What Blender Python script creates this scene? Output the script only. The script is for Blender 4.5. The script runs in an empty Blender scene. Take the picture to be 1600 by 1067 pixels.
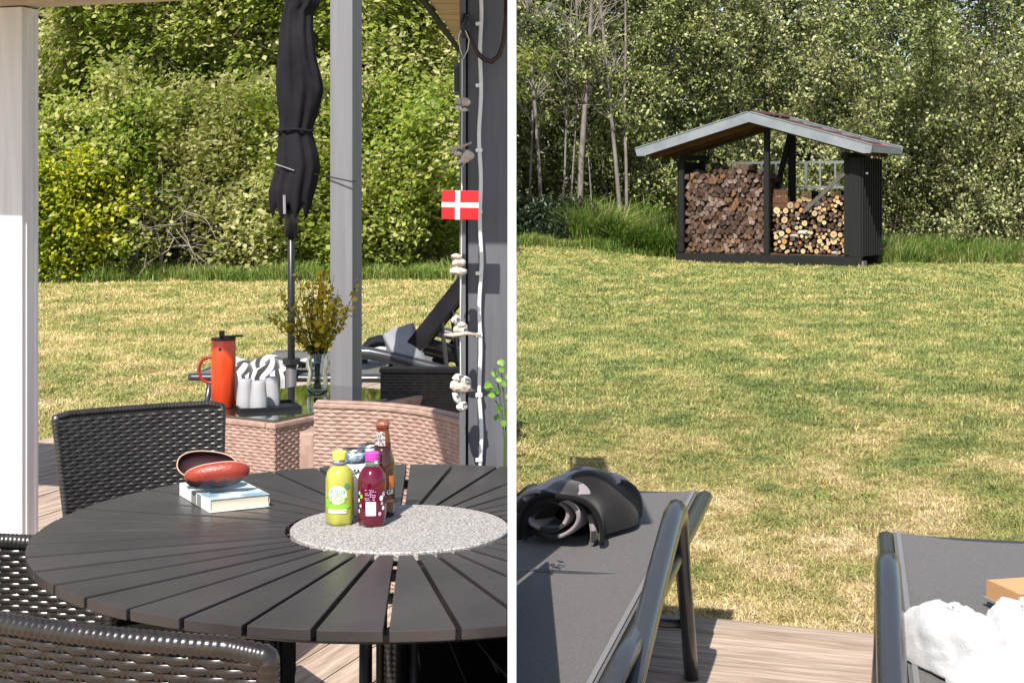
import bpy, bmesh, math, random
import numpy as np
from mathutils import Vector, Matrix, noise as mnoise

PI = math.pi
C = bpy.context.scene.collection
sc = bpy.context.scene
random.seed(7)
F = 2386.0 / 1600.0            # focal length in picture widths
CAMZ = 1.38

# ------------------------------------------------------------------ camera, sky, sun, exposure
cam_d = bpy.data.cameras.new('camera')
cam = bpy.data.objects.new('camera', cam_d)
C.objects.link(cam)
cam.location = (0, 0, CAMZ)
cam.rotation_euler = (PI / 2, 0, 0)
cam_d.sensor_width = 36.0
cam_d.lens = 36.0 * F
cam_d.shift_y = -(533.5 - 300.0) / 1600.0
cam_d.clip_start = 0.05
cam_d.clip_end = 600
sc.camera = cam

SUN = Vector((0.20, 0.62, -0.75)).normalized()      # the way the light travels
world = bpy.data.worlds.new('World')
sc.world = world
world.use_nodes = True
wn = world.node_tree
sky = wn.nodes.new('ShaderNodeTexSky')
sky.sky_type = 'NISHITA'
sky.sun_disc = False
sky.sun_elevation = math.asin(-SUN.z)
sky.sun_rotation = math.atan2(-SUN.x, -SUN.y)
hsv = wn.nodes.new('ShaderNodeHueSaturation')
hsv.inputs['Saturation'].default_value = 0.80
wn.links.new(sky.outputs[0], hsv.inputs['Color'])
wn.links.new(hsv.outputs[0], wn.nodes['Background'].inputs[0])
wn.nodes['Background'].inputs[1].default_value = 0.10
sl = bpy.data.lights.new('sun', 'SUN')
sl.energy = 4.4
sl.angle = math.radians(0.5)
sl.color = (1.0, 0.94, 0.85)
so = bpy.data.objects.new('sun', sl)
C.objects.link(so)
so.rotation_euler = SUN.to_track_quat('-Z', 'Y').to_euler()
sc.view_settings.view_transform = 'Standard'
sc.view_settings.look = 'None'
sc.view_settings.gamma = 1
sc.view_settings.exposure = 0.84
sc.view_settings.use_curve_mapping = False
sc.cycles.use_denoising = True
sc.cycles.max_bounces = 8
sc.cycles.transparent_max_bounces = 12
sc.cycles.caustics_refractive = False
sc.cycles.caustics_reflective = False

# the house grid is turned about twenty degrees against the view
E1 = Vector((0.94, -0.342, 0)).normalized()
E2 = Vector((0.342, 0.94, 0)).normalized()


def at(px, py, Y):             # a point at distance Y seen at a place of the picture
    return Vector(((px - 800) / 2386 * Y, Y, CAMZ - (py - 300) / 2386 * Y))


def sstep(a, b, x):
    t = max(0.0, min(1.0, (x - a) / (b - a)))
    return t * t * (3 - 2 * t)


def ground_z(x, y):
    rise = 0.10 + 0.11 * sstep(-2.5, 0.5, x)
    z = -0.13 + rise * max(0.0, min(1.0, (y - 6) / 22))
    z += 0.38 * sstep(24.5, 30.5, y) * sstep(3.6, 0.6, x) * sstep(-3, 0, x) + 0.25 * sstep(30, 32, y) * sstep(4.2, 2.5, x) * sstep(-3, 0, x)
    z += 0.02 * math.sin(x * 0.7 + 1) * math.sin(y * 0.23) * sstep(14, 20, y)
    z += 1.2 * sstep(40, 60, y)
    return z


# ------------------------------------------------------------------ materials
def new_mat(name):
    m = bpy.data.materials.new(name)
    m.use_nodes = True
    return m, m.node_tree, m.node_tree.nodes['Principled BSDF']


def pmat(name, col, rough=0.6, metal=0.0, col2=None, scale=20.0, stretch=(1, 1, 1), bump=0.0, bscale=None,
         spec=0.5, coat=0.0, trans=0.0, ior=1.45, obj_rand=0.0, sheen=0.0, detail=4, contrast=(0.35, 0.65)):
    m, nt, b = new_mat(name)
    N, L = nt.nodes, nt.links
    tc = N.new('ShaderNodeTexCoord')
    mp = N.new('ShaderNodeMapping')
    mp.inputs['Scale'].default_value = stretch
    L.new(tc.outputs['Object'], mp.inputs[0])
    last = None
    if col2 is not None:
        nz = N.new('ShaderNodeTexNoise')
        nz.inputs['Scale'].default_value = scale
        nz.inputs['Detail'].default_value = detail
        L.new(mp.outputs[0], nz.inputs['Vector'])
        cr = N.new('ShaderNodeValToRGB')
        cr.color_ramp.elements[0].position = contrast[0]
        cr.color_ramp.elements[1].position = contrast[1]
        cr.color_ramp.elements[0].color = (*col, 1)
        cr.color_ramp.elements[1].color = (*col2, 1)
        L.new(nz.outputs[0], cr.inputs[0])
        last = cr.outputs[0]
    if obj_rand > 0:
        oi = N.new('ShaderNodeObjectInfo')
        mr = N.new('ShaderNodeMapRange')
        mr.inputs[3].default_value = 1 - obj_rand
        mr.inputs[4].default_value = 1 + obj_rand
        L.new(oi.outputs['Random'], mr.inputs[0])
        hs = N.new('ShaderNodeHueSaturation')
        L.new(mr.outputs[0], hs.inputs['Value'])
        if last is None:
            hs.inputs['Color'].default_value = (*col, 1)
        else:
            L.new(last, hs.inputs['Color'])
        last = hs.outputs[0]
    if last is None:
        b.inputs['Base Color'].default_value = (*col, 1)
    else:
        L.new(last, b.inputs['Base Color'])
    b.inputs['Roughness'].default_value = rough
    b.inputs['Metallic'].default_value = metal
    b.inputs['Specular IOR Level'].default_value = spec
    b.inputs['Coat Weight'].default_value = coat
    b.inputs['Transmission Weight'].default_value = trans
    b.inputs['IOR'].default_value = ior
    b.inputs['Sheen Weight'].default_value = sheen
    if bump > 0:
        n2 = N.new('ShaderNodeTexNoise')
        n2.inputs['Scale'].default_value = bscale or scale * 2
        n2.inputs['Detail'].default_value = 5
        L.new(mp.outputs[0], n2.inputs['Vector'])
        bp = N.new('ShaderNodeBump')
        bp.inputs['Strength'].default_value = bump
        bp.inputs['Distance'].default_value = 0.01
        L.new(n2.outputs[0], bp.inputs['Height'])
        L.new(bp.outputs[0], b.inputs['Normal'])
    return m


def leaf_mat(name, cols, trans=0.35, rough=0.45, patch=None):
    """leaf faces with a colour of their own each, a little light passing through"""
    m, nt, b = new_mat(name)
    N, L = nt.nodes, nt.links
    g = N.new('ShaderNodeNewGeometry')
    cr = N.new('ShaderNodeValToRGB')
    while len(cr.color_ramp.elements) < len(cols):
        cr.color_ramp.elements.new(0.5)
    for i, c in enumerate(cols):
        cr.color_ramp.elements[i].position = i / (len(cols) - 1)
        cr.color_ramp.elements[i].color = (*c, 1)
    nz = N.new('ShaderNodeTexNoise')
    nz.inputs['Scale'].default_value = 0.9
    L.new(g.outputs['Position'], nz.inputs['Vector'])
    ad = N.new('ShaderNodeMath')
    ad.operation = 'MULTIPLY_ADD'
    L.new(nz.outputs[0], ad.inputs[0])
    ad.inputs[1].default_value = 1.3
    ad.inputs[2].default_value = -0.65
    a2 = N.new('ShaderNodeMath')
    a2.use_clamp = True
    L.new(ad.outputs[0], a2.inputs[0])
    L.new(g.outputs['Random Per Island'], a2.inputs[1])
    L.new(a2.outputs[0], cr.inputs[0])
    L.new(cr.outputs[0], b.inputs['Base Color'])
    b.inputs['Roughness'].default_value = rough
    b.inputs['Specular IOR Level'].default_value = 0.35
    tr = N.new('ShaderNodeBsdfTranslucent')
    L.new(cr.outputs[0], tr.inputs[0])
    mx = N.new('ShaderNodeMixShader')
    mx.inputs[0].default_value = trans
    L.new(b.outputs[0], mx.inputs[1])
    L.new(tr.outputs[0], mx.inputs[2])
    L.new(mx.outputs[0], N['Material Output'].inputs[0])
    return m


def lawn_colour(nt):
    """dry and green patches of one lawn, by place; the strip next to the terrace is the driest"""
    N, L = nt.nodes, nt.links
    g = N.new('ShaderNodeNewGeometry')
    sep = N.new('ShaderNodeSeparateXYZ')
    L.new(g.outputs['Position'], sep.inputs[0])
    dry = N.new('ShaderNodeMapRange')
    dry.inputs[1].default_value = 5.0
    dry.inputs[2].default_value = 11.0
    dry.inputs[3].default_value = 0.20
    dry.inputs[4].default_value = 0.0
    L.new(sep.outputs[1], dry.inputs[0])
    dx_ = N.new('ShaderNodeMapRange')          # the lawn is drier beyond the dining terrace
    dx_.inputs[1].default_value = 0.5
    dx_.inputs[2].default_value = -1.5
    dx_.inputs[3].default_value = 0.0
    dx_.inputs[4].default_value = 0.10
    L.new(sep.outputs[0], dx_.inputs[0])
    dsum = N.new('ShaderNodeMath')
    L.new(dry.outputs[0], dsum.inputs[0])
    L.new(dx_.outputs[0], dsum.inputs[1])
    mp = N.new('ShaderNodeMapping')
    mp.inputs['Scale'].default_value = (1.25, 0.8, 1)
    mp.inputs['Location'].default_value = (3.7, 11.3, 0)
    L.new(g.outputs['Position'], mp.inputs[0])
    n1 = N.new('ShaderNodeTexNoise')
    n1.inputs['Scale'].default_value = 1.6
    n1.inputs['Detail'].default_value = 6
    n1.inputs['Roughness'].default_value = 0.66
    L.new(mp.outputs[0], n1.inputs['Vector'])
    add = N.new('ShaderNodeMath')
    n3 = N.new('ShaderNodeTexNoise')
    n3.inputs['Scale'].default_value = 9.0
    n3.inputs['Detail'].default_value = 4
    L.new(g.outputs['Position'], n3.inputs['Vector'])
    m3_ = N.new('ShaderNodeMath')
    m3_.operation = 'MULTIPLY_ADD'
    m3_.inputs[1].default_value = 0.36
    m3_.inputs[2].default_value = -0.195
    L.new(n3.outputs[0], m3_.inputs[0])
    a3_ = N.new('ShaderNodeMath')
    L.new(n1.outputs[0], a3_.inputs[0])
    L.new(m3_.outputs[0], a3_.inputs[1])
    L.new(a3_.outputs[0], add.inputs[0])
    L.new(dsum.outputs[0], add.inputs[1])
    cr = N.new('ShaderNodeValToRGB')
    e = cr.color_ramp.elements
    e[0].position, e[0].color = 0.26, (0.145, 0.19, 0.055, 1)
    e[1].position, e[1].color = 0.82, (0.72, 0.60, 0.38, 1)
    e.new(0.43).color = (0.22, 0.26, 0.08, 1)
    e.new(0.54).color = (0.36, 0.35, 0.125, 1)
    e.new(0.66).color = (0.52, 0.43, 0.20, 1)
    L.new(add.outputs[0], cr.inputs[0])
    return g, cr


def lawn_mats():
    m, nt, b = new_mat('lawn_soil')
    N, L = nt.nodes, nt.links
    g, cr = lawn_colour(nt)
    n2 = N.new('ShaderNodeTexNoise')
    n2.inputs['Scale'].default_value = 38
    n2.inputs['Detail'].default_value = 6
    L.new(g.outputs['Position'], n2.inputs['Vector'])
    mr = N.new('ShaderNodeMapRange')
    mr.inputs[1].default_value = 0.3
    mr.inputs[2].default_value = 0.7
    mr.inputs[3].default_value = 0.5
    mr.inputs[4].default_value = 1.25
    L.new(n2.outputs[0], mr.inputs[0])
    hs = N.new('ShaderNodeHueSaturation')
    L.new(mr.outputs[0], hs.inputs['Value'])
    L.new(cr.outputs[0], hs.inputs['Color'])
    L.new(hs.outputs[0], b.inputs['Base Color'])
    b.inputs['Roughness'].default_value = 0.9
    b.inputs['Specular IOR Level'].default_value = 0.1
    bp = N.new('ShaderNodeBump')
    bp.inputs['Strength'].default_value = 0.6
    bp.inputs['Distance'].default_value = 0.03
    L.new(n2.outputs[0], bp.inputs['Height'])
    L.new(bp.outputs[0], b.inputs['Normal'])
    m2, nt, b = new_mat('lawn_blade')
    N, L = nt.nodes, nt.links
    g, cr = lawn_colour(nt)
    mr = N.new('ShaderNodeMapRange')
    mr.inputs[3].default_value = 0.55
    mr.inputs[4].default_value = 1.4
    L.new(g.outputs['Random Per Island'], mr.inputs[0])
    hs = N.new('ShaderNodeHueSaturation')
    L.new(mr.outputs[0], hs.inputs['Value'])
    L.new(cr.outputs[0], hs.inputs['Color'])
    L.new(hs.outputs[0], b.inputs['Base Color'])
    b.inputs['Roughness'].default_value = 0.55
    b.inputs['Specular IOR Level'].default_value = 0.3
    tr = N.new('ShaderNodeBsdfTranslucent')
    L.new(hs.outputs[0], tr.inputs[0])
    mx = N.new('ShaderNodeMixShader')
    mx.inputs[0].default_value = 0.3
    L.new(b.outputs[0], mx.inputs[1])
    L.new(tr.outputs[0], mx.inputs[2])
    L.new(mx.outputs[0], N['Material Output'].inputs[0])
    return m, m2


M = {}
M['soil'], M['blade'] = lawn_mats()
M['deck'] = pmat('deck_wood', (0.46, 0.37, 0.30), 0.78, col2=(0.27, 0.20, 0.155), scale=5, stretch=(9, 0.7, 9), bump=0.25, bscale=14, obj_rand=0.14, spec=0.25)
M['deck_dark'] = pmat('deck_underside', (0.06, 0.05, 0.04), 0.9)

M['slat'] = pmat('table_paint', (0.034, 0.029, 0.029), 0.34, col2=(0.046, 0.039, 0.039), scale=7, stretch=(1, 1, 1), bump=0.12, bscale=38, spec=0.6, obj_rand=0.16, detail=8)
M['black_metal'] = pmat('black_powder_coat', (0.018, 0.018, 0.02), 0.35, spec=0.5)
M['grey_metal'] = pmat('anthracite_tube', (0.035, 0.037, 0.042), 0.24, spec=0.6, coat=0.3, bump=0.02, bscale=60)
M['granite'] = pmat('granite', (0.15, 0.14, 0.135), 0.75, col2=(0.44, 0.42, 0.40), scale=240, detail=3, bump=0.15, bscale=260, contrast=(0.38, 0.62))
M['white'] = pmat('white_paint', (0.82, 0.82, 0.81), 0.5, col2=(0.74, 0.74, 0.74), scale=4, stretch=(6, 6, 0.6), bump=0.04)
M['post_white'] = pmat('white_timber', (0.74, 0.74, 0.77), 0.55, col2=(0.62, 0.61, 0.64), scale=3, stretch=(9, 9, 0.5), bump=0.12, bscale=12)
M['post_grey'] = pmat('grey_post_paint', (0.185, 0.185, 0.205), 0.55, col2=(0.155, 0.155, 0.17), scale=3, stretch=(9, 9, 0.5), bump=0.08, bscale=12)
M['wall_dark'] = pmat('dark_wall_paint', (0.115, 0.118, 0.138), 0.55, col2=(0.09, 0.093, 0.108), scale=5, stretch=(8, 8, 0.6), bump=0.15, bscale=14)
M['wall_corner'] = pmat('corner_board_paint', (0.12, 0.124, 0.136), 0.55, col2=(0.095, 0.097, 0.106), scale=5, stretch=(8, 8, 0.6), bump=0.1, bscale=14)
M['beige'] = pmat('beige_board', (0.50, 0.43, 0.34), 0.6, col2=(0.42, 0.35, 0.27), scale=3, stretch=(1, 8, 8), bump=0.08)
M['soffit'] = pmat('soffit_wood', (0.42, 0.33, 0.20), 0.6, col2=(0.33, 0.25, 0.15), scale=5, stretch=(1, 1, 1), obj_rand=0.1)
M['rattan'] = pmat('dark_rattan', (0.028, 0.024, 0.022), 0.33, spec=0.8, coat=0.2, col2=(0.014, 0.012, 0.011), scale=50)
M['rattan_brown'] = pmat('brown_rattan', (0.021, 0.014, 0.010), 0.28, spec=0.8, coat=0.3, col2=(0.011, 0.0075, 0.0055), scale=50)
M['core'] = pmat('dark_core', (0.008, 0.007, 0.007), 0.8)
M['wicker'] = pmat('pinkish_brown_wicker', (0.40, 0.275, 0.23), 0.5, col2=(0.29, 0.19, 0.155), scale=30, spec=0.4)
M['wicker_core'] = pmat('wicker_core', (0.10, 0.055, 0.04), 0.8)
M['club'] = pmat('dark_brown_wicker', (0.035, 0.028, 0.025), 0.5, col2=(0.02, 0.016, 0.014), scale=40)
M['glass'] = pmat('glass', (0.92, 0.96, 0.94), 0.02, trans=1.0, ior=1.45)
M['table_glass'] = pmat('dark_table_glass', (0.03, 0.035, 0.032), 0.03, spec=0.9, coat=1.0)
M['textile'] = pmat('lounger_textile', (0.090, 0.082, 0.079), 0.75, col2=(0.066, 0.060, 0.058), scale=300, stretch=(1, 0.12, 1), bump=0.5, bscale=420, sheen=0.2, detail=2)
M['piping'] = pmat('textile_edge', (0.17, 0.17, 0.18), 0.7)
M['red_case'] = pmat('reddish_leather', (0.33, 0.055, 0.030), 0.38, col2=(0.24, 0.03, 0.02), scale=14, bump=0.15, bscale=200, spec=0.45, coat=0.05)
M['case_in'] = pmat('dark_lining', (0.03, 0.006, 0.01), 0.7)
M['case_rim'] = pmat('pale_rim', (0.45, 0.30, 0.22), 0.5)
M['paper'] = pmat('book_pages', (0.78, 0.68, 0.55), 0.8, col2=(0.66, 0.56, 0.44), scale=12, stretch=(1, 1, 40), bump=0.2, bscale=30)
M['cover'] = pmat('book_cover', (0.66, 0.71, 0.72), 0.4, col2=(0.20, 0.34, 0.44), scale=22, detail=2)
M['grey_card'] = pmat('grey_spine_band', (0.22, 0.23, 0.22), 0.5)
M['navy'] = pmat('navy_print', (0.02, 0.05, 0.12), 0.4)
M['lime'] = pmat('lime_drink', (0.56, 0.56, 0.09), 0.12, trans=0.35, ior=1.34, spec=0.6, coat=0.6)
M['purple'] = pmat('berry_drink', (0.15, 0.004, 0.028), 0.12, trans=0.35, ior=1.34, spec=0.6, coat=0.6)
M['clear'] = pmat('clear_plastic', (0.75, 0.78, 0.72), 0.06, trans=0.85, ior=1.3, spec=0.6)
M['amber'] = pmat('amber_glass', (0.30, 0.055, 0.01), 0.06, trans=0.45, ior=1.4, spec=0.7, coat=0.7)
M['amber_dark'] = pmat('filled_amber_glass', (0.045, 0.008, 0.004), 0.07, trans=0.2, ior=1.4, spec=0.7, coat=0.7)
M['cap_y'] = pmat('yellow_cap', (0.72, 0.66, 0.12), 0.4)
M['cap_p'] = pmat('magenta_cap', (0.52, 0.06, 0.38), 0.4)
M['cap_c'] = pmat('copper_crown_cap', (0.42, 0.16, 0.10), 0.3, metal=0.6)
M['tin'] = pmat('bare_aluminium', (0.70, 0.71, 0.72), 0.25, metal=1.0)
M['can_white'] = pmat('white_can_print', (0.74, 0.74, 0.74), 0.3)
M['can_blue'] = pmat('blue_can_print', (0.50, 0.60, 0.70), 0.3, col2=(0.10, 0.18, 0.34), scale=110, detail=1, metal=0.3)
M['print_white'] = pmat('white_print', (0.82, 0.84, 0.80), 0.5)
M['print_green'] = pmat('green_print', (0.22, 0.55, 0.03), 0.5)
M['print_dgreen'] = pmat('dark_green_print', (0.06, 0.28, 0.12), 0.5)
M['print_dark'] = pmat('dark_print', (0.03, 0.03, 0.035), 0.5)
M['print_grey'] = pmat('grey_print', (0.45, 0.45, 0.45), 0.5)
M['print_lilac'] = pmat('lilac_print', (0.55, 0.35, 0.55), 0.5)
M['print_orange'] = pmat('orange_print', (0.55, 0.14, 0.03), 0.5)
M['label_silver'] = pmat('silver_label', (0.60, 0.58, 0.55), 0.35, metal=0.4, col2=(0.16, 0.13, 0.12), scale=240, detail=1, contrast=(0.48, 0.56))
M['thermos'] = pmat('orange_red_plastic', (0.62, 0.055, 0.012), 0.22, spec=0.5, coat=0.3)
M['thermos_h'] = pmat('dark_red_plastic', (0.30, 0.02, 0.012), 0.3)
M['cup'] = pmat('shaded_porcelain', (0.36, 0.365, 0.39), 0.3)  # white cups; the shade on them is put into this grey
M['black_plastic'] = pmat('black_plastic', (0.012, 0.012, 0.013), 0.35)
M['canvas'] = pmat('charcoal_canvas', (0.018, 0.017, 0.022), 0.9, col2=(0.011, 0.010, 0.013), scale=6, bump=0.15, bscale=160, spec=0.15)
M['towel_d'] = pmat('dark_towel', (0.010, 0.009, 0.010), 0.95, bump=0.3, bscale=220, sheen=0.1, spec=0.1)
M['towel_w'] = pmat('white_towel', (0.42, 0.42, 0.43), 0.95, bump=0.25, bscale=120, sheen=0.4, spec=0.1)
M['cushion'] = pmat('grey_cushion', (0.26, 0.27, 0.30), 0.85, col2=(0.20, 0.21, 0.235), scale=9)
M['stone'] = pmat('pale_stone', (0.62, 0.56, 0.50), 0.75, col2=(0.42, 0.36, 0.31), scale=40, bump=0.4, bscale=90, obj_rand=0.18)
M['coral'] = pmat('pitted_stone', (0.60, 0.58, 0.55), 0.8, col2=(0.10, 0.09, 0.09), scale=75, detail=1, bump=0.8, bscale=75, contrast=(0.52, 0.60))
M['drift'] = pmat('driftwood', (0.50, 0.42, 0.34), 0.8, col2=(0.34, 0.28, 0.22), scale=20, stretch=(1, 8, 8), bump=0.3)
M['flag_red'] = pmat('flag_red', (0.62, 0.015, 0.02), 0.4, col2=(0.52, 0.012, 0.016), scale=12)
M['flag_white'] = pmat('flag_white', (0.82, 0.82, 0.82), 0.4)
M['string'] = pmat('pale_string', (0.62, 0.60, 0.56), 0.7)
M['strap'] = pmat('dark_brown_strap', (0.035, 0.014, 0.010), 0.5)
M['pipe'] = pmat('white_cable', (0.74, 0.74, 0.74), 0.45)
M['black_wood'] = pmat('black_timber', (0.007, 0.0075, 0.0075), 0.85, col2=(0.0045, 0.005, 0.005), scale=6, stretch=(5, 5, 0.5), bump=0.15)
M['post_dark'] = pmat('weathered_grey_board', (0.10, 0.09, 0.08), 0.8, col2=(0.06, 0.055, 0.05), scale=8)
M['fascia'] = pmat('pale_grey_fascia', (0.22, 0.24, 0.27), 0.55, col2=(0.17, 0.19, 0.215), scale=4, bump=0.05)
M['tile'] = pmat('reddish_roof_tile', (0.12, 0.052, 0.048), 0.6, col2=(0.065, 0.034, 0.034), scale=7, obj_rand=0.2)
M['under_roof'] = pmat('brown_roof_boards', (0.11, 0.05, 0.024), 0.7, col2=(0.07, 0.03, 0.015), scale=5)
M['split'] = pmat('weathered_split_wood', (0.115, 0.075, 0.060), 0.85, col2=(0.055, 0.033, 0.026), scale=14, bump=0.4, obj_rand=0.5, spec=0.15)
M['split_pale'] = pmat('greyed_split_wood', (0.22, 0.165, 0.14), 0.85, col2=(0.10, 0.07, 0.06), scale=22, bump=0.4, obj_rand=0.4, spec=0.15)
M['split_brown'] = pmat('fresh_split_wood', (0.20, 0.115, 0.06), 0.85, col2=(0.10, 0.05, 0.03), scale=18, bump=0.4, obj_rand=0.4, spec=0.15)
M['bark'] = pmat('log_bark', (0.10, 0.065, 0.045), 0.9, col2=(0.045, 0.03, 0.024), scale=20, bump=0.6, spec=0.1)
M['birch_bark'] = pmat('birch_bark', (0.50, 0.48, 0.46), 0.8, col2=(0.08, 0.07, 0.06), scale=16, stretch=(1, 4, 1), contrast=(0.5, 0.62))
M['ladder'] = pmat('ladder_aluminium', (0.62, 0.64, 0.66), 0.35, metal=0.7)
M['trunk_pale'] = pmat('grey_bark', (0.24, 0.21, 0.20), 0.85, col2=(0.14, 0.12, 0.11), scale=6, stretch=(3, 3, 1), bump=0.3, spec=0.15)
M['twig'] = pmat('brown_twig', (0.13, 0.10, 0.085), 0.85, col2=(0.08, 0.06, 0.05), scale=4, spec=0.1)
M['twig_pale'] = pmat('grey_dead_twig', (0.27, 0.24, 0.21), 0.85, spec=0.1)
M['leaf_l'] = leaf_mat('sunny_hedge_leaf', [(0.15, 0.25, 0.03), (0.28, 0.34, 0.04), (0.40, 0.48, 0.09), (0.66, 0.64, 0.28)], 0.6)
M['leaf_l2'] = leaf_mat('pale_hedge_leaf', [(0.18, 0.25, 0.05), (0.36, 0.38, 0.09), (0.52, 0.55, 0.21), (0.74, 0.70, 0.42)], 0.6)
M['leaf_low'] = leaf_mat('golden_shrub_leaf', [(0.10, 0.15, 0.008), (0.30, 0.36, 0.012), (0.50, 0.48, 0.03)], 0.4)
M['leaf_r'] = leaf_mat('wood_leaf', [(0.03, 0.05, 0.014), (0.13, 0.175, 0.045), (0.29, 0.34, 0.11), (0.52, 0.54, 0.24)], 0.3, 0.35)
M['leaf_r2'] = leaf_mat('pale_wood_leaf', [(0.05, 0.07, 0.025), (0.19, 0.225, 0.075), (0.38, 0.41, 0.16), (0.60, 0.60, 0.32)], 0.3, 0.35)
M['leaf_dark'] = leaf_mat('dark_wood_leaf', [(0.012, 0.022, 0.010), (0.03, 0.05, 0.018), (0.06, 0.085, 0.03)], 0.2)
M['juniper'] = leaf_mat('juniper_needle', [(0.008, 0.016, 0.007), (0.02, 0.035, 0.013), (0.05, 0.07, 0.03)], 0.1)
M['tall_grass'] = leaf_mat('tall_grass_blade', [(0.06, 0.13, 0.018), (0.13, 0.23, 0.03), (0.22, 0.31, 0.06), (0.42, 0.36, 0.18)], 0.35)
M['dry_heap'] = leaf_mat('dead_cuttings', [(0.12, 0.06, 0.03), (0.25, 0.15, 0.08), (0.34, 0.24, 0.15)], 0.1)
M['pot_leaf'] = leaf_mat('pot_plant_leaf', [(0.10, 0.24, 0.03), (0.20, 0.40, 0.05), (0.30, 0.48, 0.08)], 0.4, 0.3)
M['stem'] = pmat('green_stem', (0.05, 0.08, 0.02), 0.6)
M['broom_fl'] = leaf_mat('yellow_blossom', [(0.34, 0.26, 0.012), (0.62, 0.46, 0.02), (0.80, 0.62, 0.05)], 0.3)
M['broom_lf'] = leaf_mat('broom_leaf', [(0.05, 0.07, 0.01), (0.13, 0.15, 0.03)], 0.3)
M['terracotta'] = pmat('grey_pot', (0.08, 0.08, 0.085), 0.6)
M['book_orange'] = pmat('orange_book_cover', (0.55, 0.30, 0.14), 0.5)


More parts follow.
